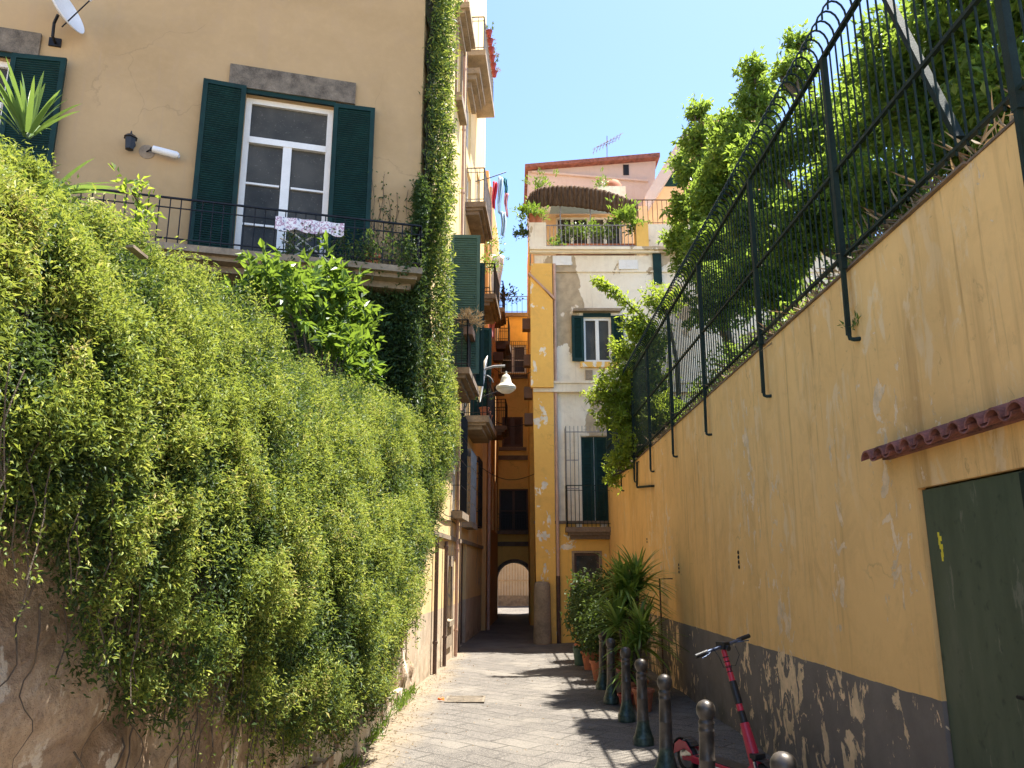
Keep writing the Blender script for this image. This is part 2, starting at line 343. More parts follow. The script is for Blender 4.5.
def fast_mesh(name, V, F, mat, parent=None, loc=None, smooth=False, **kw):
    """V (n,3), F (m,k) numpy"""
    o0 = origin_of(parent) if parent is not None else np.array(loc if loc is not None else (0, 0, 0), float)
    me = bpy.data.meshes.new(name); k = F.shape[1]
    me.vertices.add(len(V)); me.vertices.foreach_set('co', (V-o0).astype(np.float32).ravel())
    me.loops.add(F.size); me.loops.foreach_set('vertex_index', F.astype(np.int32).ravel())
    me.polygons.add(len(F)); me.polygons.foreach_set('loop_start', np.arange(0, F.size, k, dtype=np.int32))
    me.polygons.foreach_set('use_smooth', np.full(len(F), smooth)); me.update(calc_edges=True); me.validate()
    me.materials.append(mat); o = bpy.data.objects.new(name, me); col.objects.link(o)
    if parent is not None: o.parent = parent
    else: o.location = o0
    return tag(o, kw.get('label'), kw.get('cat'), kw.get('group'), kw.get('kind'))
def unit(a): return a/(np.linalg.norm(a, axis=1, keepdims=True)+1e-9)
def leaf_arrays(P, D, Nn, L, W, fold=.25):
    D = unit(D); S = unit(np.cross(D, Nn)); U = np.cross(S, D); L = np.asarray(L)[:, None]; W = np.asarray(W)[:, None]
    v0 = P; v1 = P+D*L*.45+S*W*.5+U*W*fold; v2 = P+D*L-U*L*.12; v3 = P+D*L*.45-S*W*.5+U*W*fold
    V = np.stack([v0, v1, v2, v3], 1).reshape(-1, 3); b = np.arange(len(P))[:, None]*4
    F = np.concatenate([b+[0, 1, 2], b+[0, 2, 3]], 1).reshape(-1, 3); return V, F
def leaves(name, P, D, Nn, L, W, mat, **kw):
    V, F = leaf_arrays(P, D, Nn, L, W); return fast_mesh(name, V, F, mat, **kw)
def blades(base, dirs, L, W, droop, segs=5):
    """sword leaves: arrays of base points and directions"""
    V = []; F = []; n = len(base); D = unit(dirs); side = unit(np.cross(D, np.tile((0, 0, 1.), (n, 1))+rng.normal(0, .05, (n, 3))))
    pts = []
    for k in range(segs+1):
        t = k/segs; c = base+D*(L*t)[:, None]; c[:, 2] -= droop*L*t*t; h = np.hypot(D[:, 0], D[:, 1])
        w = np.full(n, W)*((min(1, .35+t*3)*(1-t)**.6) if t > 0 else .5)
        nrm = np.cross(side, D); pts.append((c+side*(w/2)[:, None]+nrm*(w*.12)[:, None], c-side*(w/2)[:, None]+nrm*(w*.12)[:, None]))
    V = np.stack([p for q in pts for p in q], 1).reshape(-1, 3); m = 2*(segs+1); b = np.arange(n)[:, None]*m
    F = np.concatenate([b+[2*k, 2*k+1, 2*k+3, 2*k+2] for k in range(segs)], 1).reshape(-1, 4); return V, F
def copy_tree(o, parent=None):
    c = o.copy(); col.objects.link(c); c.parent = parent
    for ch in list(o.children): copy_tree(ch, c)
    return c

# ------------------------------------------------------------------ building helpers
def wall_faces(mb, f, u0, u1, z0, z1, holes, dep=.18):
    us = sorted({u0, u1, *[h[0] for h in holes], *[h[1] for h in holes]}); zs = sorted({z0, z1, *[h[2] for h in holes], *[h[3] for h in holes]})
    for a, b in zip(us, us[1:]):
        for c, d in zip(zs, zs[1:]):
            um, zm = (a+b)/2, (c+d)/2
            if any(h[0] < um < h[1] and h[2] < zm < h[3] for h in holes): continue
            mb.quad(f.P(a, 0, c), f.P(b, 0, c), f.P(b, 0, d), f.P(a, 0, d))
    for h in holes:
        a, b, c, d = h[:4]; P = f.P; e = h[4] if len(h) > 4 else dep
        mb.quad(P(a, 0, c), P(a, -e, c), P(b, -e, c), P(b, 0, c)); mb.quad(P(a, 0, d), P(b, 0, d), P(b, -e, d), P(a, -e, d))
        mb.quad(P(a, 0, c), P(a, 0, d), P(a, -e, d), P(a, -e, c)); mb.quad(P(b, 0, c), P(b, -e, c), P(b, -e, d), P(b, 0, d))
def body(parent, pts, z0, z1, mats, holes={}, roof=None):
    """closed prism; mats: one material or dict side->material. side walls as parts named wall"""
    n = len(pts); frs = [Fr(pts[i], pts[(i+1) % n]) for i in range(n)]; groups = {}
    for i, f in enumerate(frs):
        m = mats.get(i, mats['*']) if isinstance(mats, dict) else mats
        mb = groups.setdefault(m.name, (m, MB()))[1]; wall_faces(mb, f, 0, f.L, z0, z1, holes.get(i, []))
    rb = MB().add([(p[0], p[1], z1) for p in pts], [tuple(range(n))])
    for m, mb in groups.values(): mb.build('wall', m, parent, smooth=False)
    rb.build('roof', roof or M['slab'], parent, smooth=False); return frs
def window(parent, f, u0, u1, z0, z1, dep=.12, fm=None, gm=None, cols=2, rows=(.5,), fw=.06, transom=None):
    fm = fm or M['white']; gm = gm or M['glass']; mb = MB(); d0, d1 = -dep-.03, -dep+.03
    mb.fbox(f, u0, u0+fw, d0, d1, z0, z1); mb.fbox(f, u1-fw, u1, d0, d1, z0, z1)
    mb.fbox(f, u0+fw, u1-fw, d0, d1, z0, z0+fw); mb.fbox(f, u0+fw, u1-fw, d0, d1, z1-fw, z1)
    top = z1-fw
    if transom: tz = z0+(z1-z0)*transom; mb.fbox(f, u0+fw, u1-fw, d0, d1+.02, tz-.05, tz+.05); top = tz-.05
    for c in range(1, cols):
        uc = u0+(u1-u0)*c/cols; mb.fbox(f, uc-fw*.75, uc+fw*.75, d0+.001, d1+.01, z0+fw, top)
    for r in rows:
        zc = z0+(top-z0)*r
        for c in range(cols):
            a = u0+(u1-u0)*c/cols+fw; b = u0+(u1-u0)*(c+1)/cols-fw; mb.fbox(f, a, b, d0+.005, d1-.01, zc-.015, zc+.015)
    w = mb.build('window', fm, parent, smooth=False)
    MB().fbox(f, u0+.01, u1-.01, d0-.02, d0+.012, z0+.01, z1-.01).build('pane', gm, w, smooth=False); return w
def shutter(parent, f, hu, z0, z1, w, ang, side, mat, d=.03, nm='shutter', solid_low=0, pitch=.036, th=.045):
    """leaf hinged at hu; side=+1 opens towards +u; ang 0 flat on the wall, 90 straight out"""
    a = R(ang); ax = f.a*side*math.cos(a)+f.n*math.sin(a); nx = np.array((ax[1], -ax[0]));
    if nx@f.n < 0 or (abs(nx@f.n) < .1 and nx[1] > 0): nx = -nx
    o = f.o+f.a*hu+f.n*d; g = Fr(o, o+ax); g.n = nx; mb = MB(); s = .07
    mb.fbox(g, 0, s, 0, th, z0, z1); mb.fbox(g, w-s, w, 0, th, z0, z1)
    mb.fbox(g, s, w-s, 0, th, z0, z0+s*1.4); mb.fbox(g, s, w-s, 0, th, z1-s, z1); zm = -9
    z = z0+s*1.4+.01
    while z < z1-s-.01:
        if abs(z-zm) > .06: mb.hexa([g.P(s, th*.68, z), g.P(w-s, th*.68, z), g.P(w-s, th*.3, z+pitch*.8), g.P(s, th*.3, z+pitch*.8), g.P(s, th*.88, z+.010), g.P(w-s, th*.88, z+.010), g.P(w-s, th*.5, z+pitch*.8+.010), g.P(s, th*.5, z+pitch*.8+.010)])
        z += pitch
    mb.fbox(g, s, w-s, .002, .008, z0+s, z1-s)
    return mb.build(nm, mat, parent, smooth=False)
def railing(mb, f, u0, u1, d, z0, h, sp=.12, r=.009, ends=True, d_in=0.02, mid=.12):
    segs = [((u0, d), (u1, d))]
    if ends: segs += [((u0, d_in), (u0, d)), ((u1, d_in), (u1, d))]
    for (a, da), (b, db) in segs:
        L = math.hypot(b-a, db-da); n = max(1, round(L/sp))
        mb.bar(f.P(a, da, z0+h), f.P(b, db, z0+h), .035, .02); mb.bar(f.P(a, da, z0+.08), f.P(b, db, z0+.08), .025, .014)
        if mid: mb.bar(f.P(a, da, z0+h-mid), f.P(b, db, z0+h-mid), .02, .012)
        for k in range(n+1):
            t = k/n; u = a+(b-a)*t; dd = da+(db-da)*t; rr = r*(1.6 if k in (0, n) else 1)
            mb.tube([f.P(u, dd, z0), f.P(u, dd, z0+h)], rr, 5, False)
def balcony(parent, f, u0, u1, z, proj, th=.14, h=1.0, smat=None, rmat=None, sp=.12, step_=True, rail=True):
    mb = MB().fbox(f, u0, u1, -.02, proj, z-th, z)
    if step_: mb.fbox(f, u0+.06, u1-.06, -.02, proj-.08, z-th-.07, z-th); mb.fbox(f, u0+.12, u1-.12, -.02, proj-.18, z-th-.16, z-th-.07)
    b = mb.build('balcony', smat or M['slab'], parent, smooth=False)
    if rail:
        rb = MB(); railing(rb, f, u0+.03, u1-.03, proj-.05, z, h, sp); rb.build('railing', rmat or M['iron'], b)
    return b

# =================================================================== WORLD, LIGHT
SUN_DIR = np.array((.27, .22, 1.0)); SUN_DIR /= np.linalg.norm(SUN_DIR)
elev = math.asin(SUN_DIR[2]); azim = math.atan2(SUN_DIR[0], SUN_DIR[1])
w = bpy.data.worlds.new('World'); sc.world = w; w.use_nodes = True; nt = w.node_tree; nt.nodes.clear()
sky = nt.nodes.new('ShaderNodeTexSky'); sky.sky_type = 'NISHITA'; sky.sun_disc = False; sky.sun_elevation = elev; sky.sun_rotation = azim
sky.air_density = .7; sky.dust_density = .5; sky.ozone_density = 4.0
bg = nt.nodes.new('ShaderNodeBackground'); bg.inputs[1].default_value = .089
wo = nt.nodes.new('ShaderNodeOutputWorld'); nt.links.new(sky.outputs[0], bg.inputs[0]); nt.links.new(bg.outputs[0], wo.inputs[0])
sd = bpy.data.lights.new('sun', 'SUN'); sd.energy = 3.8; sd.angle = R(.5); sd.color = (1, .95, .86)
so = bpy.data.objects.new('sun', sd); col.objects.link(so)
from mathutils import Vector
so.rotation_euler = Vector((-SUN_DIR).tolist()).to_track_quat('-Z', 'Y').to_euler(); so.location = (6, 5, 30)
vs = sc.view_settings; vs.view_transform = 'Standard'; vs.look = 'None'; vs.exposure = 2.36; vs.gamma = 1; vs.use_curve_mapping = False
sc.cycles.max_bounces = 7; sc.cycles.diffuse_bounces = 5; sc.cycles.transparent_max_bounces = 4
sc.cycles.use_denoising = True
# =================================================================== GROUND
def grid_sheet(x0, x1, y0, y1, nx, ny, zf):
    xs = np.linspace(x0, x1, nx); ys = np.linspace(y0, y1, ny); X, Y = np.meshgrid(xs, ys); Z = zf(X, Y)
    V = np.stack([X.ravel(), Y.ravel(), Z.ravel()], 1); i = (np.arange(ny-1)[:, None]*nx+np.arange(nx-1)[None]).ravel()
    return V, np.stack([i, i+1, i+nx+1, i+nx], 1)
gm_ = MB(); gm_.quad((-400, -400, -.06), (400, -400, -.06), (400, 600, -.06), (-400, 600, -.06))
gm_.build('ground', M['pale_ground'], kind='structure', smooth=False)
V, F = grid_sheet(-3.0, 3.2, -7, 41, 125, 960, lambda X, Y: .012*fbm(np.stack([X.ravel()*1.2, Y.ravel()*1.2, X.ravel()*0], 1), 3).reshape(X.shape)-.02*np.exp(-((X-.1)/.5)**2))
fast_mesh('street', V, F, M['paving'], smooth=True, kind='structure')
V, F = grid_sheet(-40, 40, -45, -1.5, 60, 40, lambda X, Y: X*0+.012); fast_mesh('square', V, F, M['pale_ground'], kind='structure')  # unseen pale square behind the camera, added to bounce light onto facades
V, F = grid_sheet(-9, 14, 41.0, 46, 8, 4, lambda X, Y: X*0); fast_mesh('cross_street', V, F, M['paving'], kind='structure')

# =================================================================== RIGHT WALL
XR = 2.38; WT = 3.72; YEND = 19.95
DY0, DY1, DZ = 3.02, 4.715, 2.125
rw = empty('garden_wall', (XR+.2, 8, 0), 'long ochre plaster wall with grey painted base and flaking patches on the right', 'wall')
fR = Fr((XR, YEND), (XR, -1.5))   # travel -Y, outward = -X
def ur(y): return YEND-y
mb = MB(); wall_faces(mb, fR, 0, fR.L, -.03, WT, [(ur(DY1), ur(DY0), -.03, DZ, .05)])
mb.quad((XR, -1.5, WT), (XR, YEND, WT), (XR+.42, YEND, WT), (XR+.42, -1.5, WT)); mb.quad((XR+.42, -1.5, WT), (XR+.42, YEND, WT), (XR+.42, YEND, 0), (XR+.42, -1.5, 0))
mb.quad((XR, -1.5, 0), (XR, -1.5, WT), (XR+.42, -1.5, WT), (XR+.42, -1.5, 0))
mb.build('plaster_face', M['right_wall'], rw, smooth=False)
cp = MB(); y = -1.5
while y < YEND-.1:
    L = min(random.uniform(.5, 1.1), YEND-y); j = random.uniform(-.012, .012)
    cp.box(XR-.018+j, XR+.44, y+.004, y+L-.004, WT+.002, WT+.016+random.uniform(-.004, .006)); y += L
cp.build('coping', M['slab_dark'], rw, smooth=False)
dr = empty('metal_door', (XR, (DY0+DY1)/2, 0), 'dull green metal double door under the small tiled canopy', 'door')
dm = MB(); ym = 3.73
dm.box(XR+.022, XR+.05, ym+.006, DY1-.012, .01, DZ-.012); dm.build('door_leaf', M['door'], dr, smooth=False)
dm = MB().box(XR+.022, XR+.05, DY0+.012, ym-.006, .01, DZ-.012); dm.build('door_leaf', M['door'], dr, smooth=False)
MB().box(XR+.006, XR+.022, ym-.03, ym+.035, .01, DZ-.02).build('astragal', M['greeniron'], dr, smooth=False)
hb = MB(); hb.box(XR+.018, XR+.0215, ym+.10, ym+.16, .95, 1.15); hb.tube([(XR-.02, ym+.13, 1.08), (XR+.02, ym+.13, 1.08)], .012); hb.tube([(XR-.02, ym+.13, 1.08), (XR-.02, ym+.24, 1.08)], .009); hb.build('handle', M['iron'], dr)
sm, nt_, N_, out_ = mat_new('yellow paint scrap'); finish(N_, nt_, out_, (.75, .62, .04), .6); M['yellow'] = sm
a = onX(941, 548, XR+.02); st = MB()
for k in range(7):
    yy = a[1]+random.uniform(-.012, .012); zz = a[2]+.075-k*.022; st.box(XR+.0185, XR+.0215, yy-random.uniform(.004, .018), yy+random.uniform(.004, .016), zz-.015, zz+.012)
st.build('paint_mark', M['yellow'], dr, smooth=False)
# tiled canopy: barrel tiles on a small ledge
cn = empty('tiled_canopy', (XR, 4.2, 2.36), 'narrow canopy of red clay roof tiles over the green metal door', 'canopy')
mb = MB(); mb.poly([(XR+.02, 2.4, 2.37), (XR-.045, 2.4, 2.355), (XR-.045, 2.4, 2.335), (XR+.02, 2.4, 2.335)], (0, 2.62, 0)); mb.build('ledge', M['tile'], cn, smooth=False)
y = 2.46
while y < 5.05:
    tm = MB(); V_ = []; n = 9
    for s_, (xx, zz, rr) in enumerate(((XR+.0, 2.405, .060), (XR-.155, 2.352, .068))):
        for k in range(n+1):
            t = math.pi*k/n; V_.append((xx, y+math.cos(t)*rr, zz+math.sin(t)*rr*.9-.02))
    for s_, (xx, zz, rr) in enumerate(((XR+.0, 2.405, .048), (XR-.155, 2.352, .056))):
        for k in range(n+1):
            t = math.pi*k/n; V_.append((xx, y+math.cos(t)*rr, zz+math.sin(t)*rr*.9-.02))
    m1 = n+1; F_ = []
    for k in range(n): F_ += [(k, k+1, m1+k+1, m1+k), (2*m1+k+1, 2*m1+k, 3*m1+k, 3*m1+k+1), (m1+k, m1+k+1, 3*m1+k+1, 3*m1+k)]
    F_ += [(0, m1, 3*m1, 2*m1), (n, 2*m1+n, 3*m1+n, m1+n)]
    tm.add(V_, F_); o_ = tm.build('roof_tile', M['tile'], cn); y += .17
    pm = MB(); V_ = []
    yy = y-.085
    for xx, zz in ((XR+.0, 2.385), (XR-.145, 2.335)):
        for rr in (.052, .042):
            for k in range(n+1): t = math.pi*k/n; V_.append((xx, yy+math.cos(t)*rr, zz-math.sin(t)*rr*.7+.015))
    F_ = []
    for k in range(n): F_ += [(k, 2*m1+k, 2*m1+k+1, k+1), (m1+k, m1+k+1, 3*m1+k+1, 3*m1+k), (2*m1+k, 3*m1+k, 3*m1+k+1, 2*m1+k+1)]
    if yy < 5.02: pm.add(V_, F_).build('pan_tile', M['tile'], cn)

# =================================================================== FENCE ON THE WALL
fe = empty('iron_fence', (XR-.03, 10, 3.2), 'tall green iron picket fence with curled tops along the ochre wall', 'fence')
posts = [-1.2, 1.3, 3.3, 5.3, 7.22, 9.46, 11.47, 13.39, 15.2, 17.07]; FT = 5.42; FX = XR-.035
feet = {3.3: 3.75}
for k, y in enumerate(posts):
    f0 = 3.14+.02*k; pm = MB()
    pm.bar((FX-.005, y, FT), (FX-.01, y, WT), .05, .04); pm.bar((FX-.012, y, WT+.1), (FX-.02, y, f0+.04), .028, .03)
    pm.tube([(FX-.02, y, f0+.06), (FX-.016, y-.008, f0+.012), (FX+.0, y-.03, f0), (XR+.03, y-.06, f0)], .015, 8)
    pm.build('post', M['greeniron'], fe)
    if k in (2,):
        MB().bar((2.6, 4.95, 5.9), (2.6, 4.2, 4.1), .05, .04).build('brace', M['greeniron'], fe)
ends = posts+[19.6]
for a, b in zip(ends, ends[1:]):
    rl = MB(); rl.bar((FX, a, FT), (FX, b, FT), .036, .028); rl.bar((FX, a, 4.45+.02*(a-3)*.5), (FX, b, 4.45+.02*(b-3)*.5), .028, .024); rl.bar((FX, a, WT+.1), (FX, b, WT+.1), .03, .02); rl.build('rail', M['greeniron'], fe)
    pk = MB(); n = max(2, round((b-a)/.104)); 
    for i in range(1, n+1):
        y = a+(b-a)*i/n
        if i < n: pk.tube([(FX, y, WT+.06), (FX, y, FT+.02)], .0072, 5, False)
        pts = [(FX+.0-.085*(1-math.cos(t)), y, FT+.02+.13*math.sin(t)*1.0+.10*(1-abs(math.cos(t)))*0) for t in np.linspace(0, math.pi*1.05, 9)]
        pk.tube(pts, .008, 5, False)
    pk.build('picket_panel', M['greeniron'], fe)
# bracket left on wall (unused hook)
hk = MB(); q0 = onX(637, 462, XR-.04); q1 = onX(637, 486, XR-.04); q2 = onX(652, 486, XR-.04)
hk.tube([(XR+.02, q0[1], q0[2]), tuple(q0), tuple(q1), (q1[0], q1[1]-.05, q1[2]-.03), tuple(q2), (XR+.02, q2[1], q2[2])], .02, 8)
hk.build('iron_hook', M['greeniron'], label='green iron pipe bent in an L low on the ochre wall under the tree', cat='bracket')
# drilled weep holes: small vent rows
for (u_, v_, n_) in ((739, 567, 4), (679, 572, 3), (647, 542, 2)):
    q = onX(u_, v_, XR-.004); vb = MB()
    for k in range(n_): vb.lathe((XR+.004, q[1], q[2]+.05*k), [(.02, 0), (.02, .012), (.012, .0125), (.012, .004)], 10, (-1, 0, 0))
    vb.build('vent', M['iron'], label={4: 'nearest column of four small drilled vents in ochre wall', 3: 'column of three small vents in middle of ochre wall', 2: 'farthest pair of small vents in ochre wall by the palm'}[n_], cat='vent', group='small vents in the ochre wall')

# =================================================================== GARDEN GROUND BEHIND WALL
V, F = grid_sheet(XR+.42, 22, -1.5, 19.9, 60, 80, lambda X, Y: 3.55+.12*(X-2.8)*.5+.12*fbm(np.stack([X.ravel(), Y.ravel(), X.ravel()*0], 1), 3).reshape(X.shape))
fast_mesh('garden_ground', V, F, M['soil'], smooth=True, kind='structure')

# =================================================================== LEFT TERRACE + TUFF WALL
S0 = (-1.5, 10.8)
def sx(y): return -1.5 if y < 10.8 else -1.5+.051*(y-10.8)
def crest(y): return float(np.interp(y, [-7, 2, 3, 4.2, 6.2, 9.7, 12.4], [2.62, 2.68, 2.72, 2.82, 2.95, 3.2, 3.5]))
ny, nz = 320, 80; ys = np.linspace(-1.5, 12.35, ny)
Yg, Tg = np.meshgrid(ys, np.linspace(0, 1, nz)); zt = np.vectorize(crest)(Yg)-.42; Zg = Tg*(zt)-.03
base = np.vectorize(sx)(Yg); P3 = np.stack([base.ravel()*0, Yg.ravel(), Zg.ravel()], 1)
disp = .055*fbm(P3*1.6, 4)+.05*np.abs(vnoise(P3*3.1))
disp = disp.reshape(Yg.shape)*np.clip(Tg*8+.3, 0, 1)
Xg = base-.06+disp+.05*(1-Tg)
V = np.stack([Xg.ravel(), Yg.ravel(), Zg.ravel()], 1); i = (np.arange(nz-1)[:, None]*ny+np.arange(ny-1)[None]).ravel(); F = np.stack([i, i+1, i+ny+1, i+ny], 1)
fast_mesh('retaining_wall', V, F, M['tuff'], smooth=True, loc=(-1.5, 4, 0), label='crumbling brown tuff retaining wall under the hanging ivy', cat='wall')
V, F = grid_sheet(-14, -1.56, -1.5, 16, 40, 60, lambda X, Y: np.vectorize(crest)(Y)-.45+np.clip(-X-1.58, 0, .5)*.9+np.clip(-X-2.1, 0, 2)*.05+.05*fbm(np.stack([X.ravel(), Y.ravel(), X.ravel()*0], 1), 3).reshape(X.shape))
fast_mesh('terrace', V, F, M['soil'], smooth=True, kind='structure')
# kerb-like plinth stones at wall foot
kb = MB(); y = 6.0
while y < 10.9:
    L = random.uniform(.4, .8); kb.box(-1.62, -1.43+random.uniform(-.02, .02), y, y+L-.02, -.03, random.uniform(.16, .26)); y += L
kb.build('plinth', M['tuff'], label='low rough stone footing along base of brown tuff wall', cat='footing', smooth=False)
# roots & dead stems
for k in range(34):
    y = random.uniform(2.1, 5.2); z = random.uniform(.9, 1.7); pts = [(sx(y)+.07, y, z)]; dy_ = random.uniform(-.03, .03); wv = random.uniform(.5, 1.5)
    for s_ in range(14):
        y += dy_+.022*math.sin(s_*wv+k); z -= random.uniform(.025, .055); pts.append((sx(y)+.075+.02*math.sin(s_*.9+k*2), y, z))
    if k == 0: rt = MB()
    rt.tube(pts, [.0035*(1-i/18) for i in range(15)], 5)
rt.build('roots', M['bark'], label='thin dry roots trailing over bare brown tuff wall', cat='roots')

# =================================================================== IVY
def strand_ivy(name, fsurf, n_tuft, per, size_f, label, tuft=.085, parts=True):
    """fsurf(n)-> points, normals, size scale. leaf tufts whose leaves hang and spread"""
    C_, Nn, sc_ = fsurf(n_tuft)
    # drape direction: mostly down + out
    Pm = np.repeat(C_, per, 0); Nm = np.repeat(Nn, per, 0); s = np.repeat(sc_, per)
    n = len(Pm); off = rng.normal(0, 1, (n, 3))*np.array((.6, 1, 1)); t = rng.random(n)
    tout = np.repeat(rng.random(len(C_))**1.5*.18, per)*np.clip(Pm[:, 1]/5, .45, 1)
    P = Pm+off*(tuft*s)[:, None]*.30+np.array((.15, 0, -1.))*(t*tuft*1.5*s)[:, None]+Nm*((rng.random(n)*.03+tout)*s)[:, None]
    D = Nm*rng.uniform(.1, 1.0, (n, 1))+rng.normal(0, .65, (n, 3))+np.array((0, 0, -.35)); U = Nm*.7+rng.normal(0, .5, (n, 3))+np.array((.15, .1, .8))
    L = size_f*s*rng.uniform(.55, 1.35, n); L = L*np.where(rng.random(n) < .12, 1.5, 1.0); W = L*rng.uniform(.2, .46, n)
    return P, D, U, L, W
def curtain(n, layer):
    # sample Y with density following area seen
    out = []
    u = rng.random(n*3); Y = 1.5*(14.2/1.5)**u  # log distribution: more near camera
    s = rng.random(n*3)
    zb = np.interp(Y, [1.6, 2.31, 2.78, 3.36, 4.76, 5.6, 6.8, 8.07, 10.38, 11.77, 14.3, 16.3, 17.2], [1.9, 1.78, 1.56, 1.32, .84, .68, .58, .78, 1.3, 2.2, 3.9, 5.2, 6.0])
    ztop = np.interp(Y, [1.6, 2.03, 2.34, 2.83, 4.2, 6.2, 9.7, 11.5, 12.4, 17.2], [2.96, 2.98, 3.00, 3.08, 3.20, 3.18, 3.52, 3.85, 4.5, 6.0])
    rough = fbm(np.stack([Y*2.2, Y*0+3, Y*0], 1), 3)*.28
    zb = zb+rough*np.clip((s-0)*0+1, 0, 1)
    wallx = np.where(Y < 10.8, -1.5, -1.5+.051*(Y-10.8))
    over = Y < 12.4      # rolls over the crest
    S1 = np.where(over, s/.80, s); z = zb+(ztop-zb)*np.minimum(S1, 1)
    fold = fbm(np.stack([Y*1.1+z*.5, z*.7, Y*0+1.5], 1), 2); fold2 = fbm(np.stack([Y*3.4, z*1.5, Y*0+9], 1), 3)
    b = np.interp(S1, [0, .2, .45, .72, 1], [.08, .19, .17, .02, -.34])+np.clip(Y/6-.2, 0, 1)*.05*fold+.055*fold2*np.clip(Y/4, 0, 1)+.048*fbm(np.stack([Y*5.5, z*4.5+Y, Y*0], 1), 2)+.03*vnoise(np.stack([Y*16, z*13, Y*0], 1))
    b = np.where((Y < 3.6) & (b > 0), b*np.clip(Y/3.6, .3, 1), b); b = np.where(over, b, .06+.04*fold2)*np.interp(Y, [0, 6, 8.5, 10, 12, 17], [1, 1, .75, .5, .35, .35])
    b = np.clip(b, -.55, .6)
    X = wallx+b+(.05*np.clip(Y/4, .5, 1) if layer == 2 else -.02); back = np.clip((s-.80)/.20, 0, 1)*over
    X = X-back*1.0; z = z+np.where(back > 0, .13*back+.07*fold2, 0)
    gapn = fbm(np.stack([Y*4.2, z*3.2, Y*0+21], 1), 2); keep = rng.random(n*3) < np.clip(.95+fold*.4+gapn*1.3, .02, 1)
    if layer == 2: sn = fbm(np.stack([Y*10/np.clip(.55+.1*Y, .7, 2), z*8/np.clip(.55+.1*Y, .7, 2)+Y*2, Y*0+31], 1), 2); keep = rng.random(n*3) < np.clip(.10+sn*2.4+gapn*.7, .0, 1)
    nx = np.stack([np.where(back > .1, .35, .9), -.25+Y*0, np.where(back > .1, 1.0, .25+.6*S1)], 1)
    P = np.stack([X, Y, z], 1)[keep][:n]; return P, unit(nx)[keep][:n], np.clip(.66+.115*Y, .9, 1.8)[keep][:n]
Pc, Dc, Uc, Lc, Wc = strand_ivy('ivy', lambda n: curtain(n, 1), 26000, 13, .025, '', tuft=.10)
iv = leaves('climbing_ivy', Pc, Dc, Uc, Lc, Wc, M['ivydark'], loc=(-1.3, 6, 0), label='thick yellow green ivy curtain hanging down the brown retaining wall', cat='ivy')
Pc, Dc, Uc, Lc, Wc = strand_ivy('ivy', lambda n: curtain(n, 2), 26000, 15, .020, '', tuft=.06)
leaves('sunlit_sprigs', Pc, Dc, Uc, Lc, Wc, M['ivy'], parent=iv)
# dark backing painted as stems and gap shade, hides the bright wall
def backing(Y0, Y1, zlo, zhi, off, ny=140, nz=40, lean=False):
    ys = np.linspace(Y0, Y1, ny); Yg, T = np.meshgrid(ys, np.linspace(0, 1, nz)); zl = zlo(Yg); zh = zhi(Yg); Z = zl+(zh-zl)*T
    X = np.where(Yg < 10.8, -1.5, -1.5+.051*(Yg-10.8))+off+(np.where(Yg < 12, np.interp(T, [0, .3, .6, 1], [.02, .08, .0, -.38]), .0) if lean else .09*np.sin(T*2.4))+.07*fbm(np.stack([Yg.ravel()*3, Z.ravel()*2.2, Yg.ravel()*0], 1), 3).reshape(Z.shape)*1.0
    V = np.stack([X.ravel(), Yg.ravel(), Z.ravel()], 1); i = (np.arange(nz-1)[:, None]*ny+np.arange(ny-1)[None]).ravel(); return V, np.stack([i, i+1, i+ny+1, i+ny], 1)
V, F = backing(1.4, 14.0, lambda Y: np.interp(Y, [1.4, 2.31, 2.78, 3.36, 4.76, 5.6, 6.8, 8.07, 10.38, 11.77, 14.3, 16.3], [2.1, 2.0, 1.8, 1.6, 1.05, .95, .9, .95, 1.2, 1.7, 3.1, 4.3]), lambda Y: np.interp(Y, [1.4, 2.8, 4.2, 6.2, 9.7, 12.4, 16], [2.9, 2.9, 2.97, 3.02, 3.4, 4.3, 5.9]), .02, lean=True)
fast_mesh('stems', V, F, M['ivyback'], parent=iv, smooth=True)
# trailing stems hanging below edge
ts = MB(); tl = []
for k in range(150):
    y = 1.9*(12/1.9)**random.random(); zb = float(np.interp(y, [1.6, 2.31, 2.78, 3.36, 4.76, 5.6, 6.8, 8.07, 10.38, 11.77], [1.8, 1.66, 1.44, 1.22, .74, .58, .5, .55, .8, 1.25]))
    x = sx(y)+random.uniform(.08, .22); z = zb+.45; L = random.uniform(.3, .85); pts = []
    for i in range(7):
        pts.append((x+random.uniform(-.012, .012), y+.03*math.sin(i+k)+random.uniform(-.015, .015), z)); z -= L/7
    if pts[-1][2] < .05: continue
    ts.tube(pts, .0025, 4, False)
    for p in pts:
        for _ in range(9): tl.append((p[0]+random.gauss(0, .015), p[1]+random.gauss(0, .02), p[2]+random.gauss(0, .03)))
ts.build('trailing_stems', M['bark'], iv); tl = np.array(tl); n = len(tl)
leaves('trailing_leaves', tl, rng.normal(0, .7, (n, 3))+(.4, 0, -.4), rng.normal(0, .5, (n, 3))+(.7, 0, .6), rng.uniform(.4, 1, n)*(.014+.004*tl[:, 1]), rng.uniform(.4, 1, n)*(.007+.002*tl[:, 1]), M['ivy'], parent=iv)
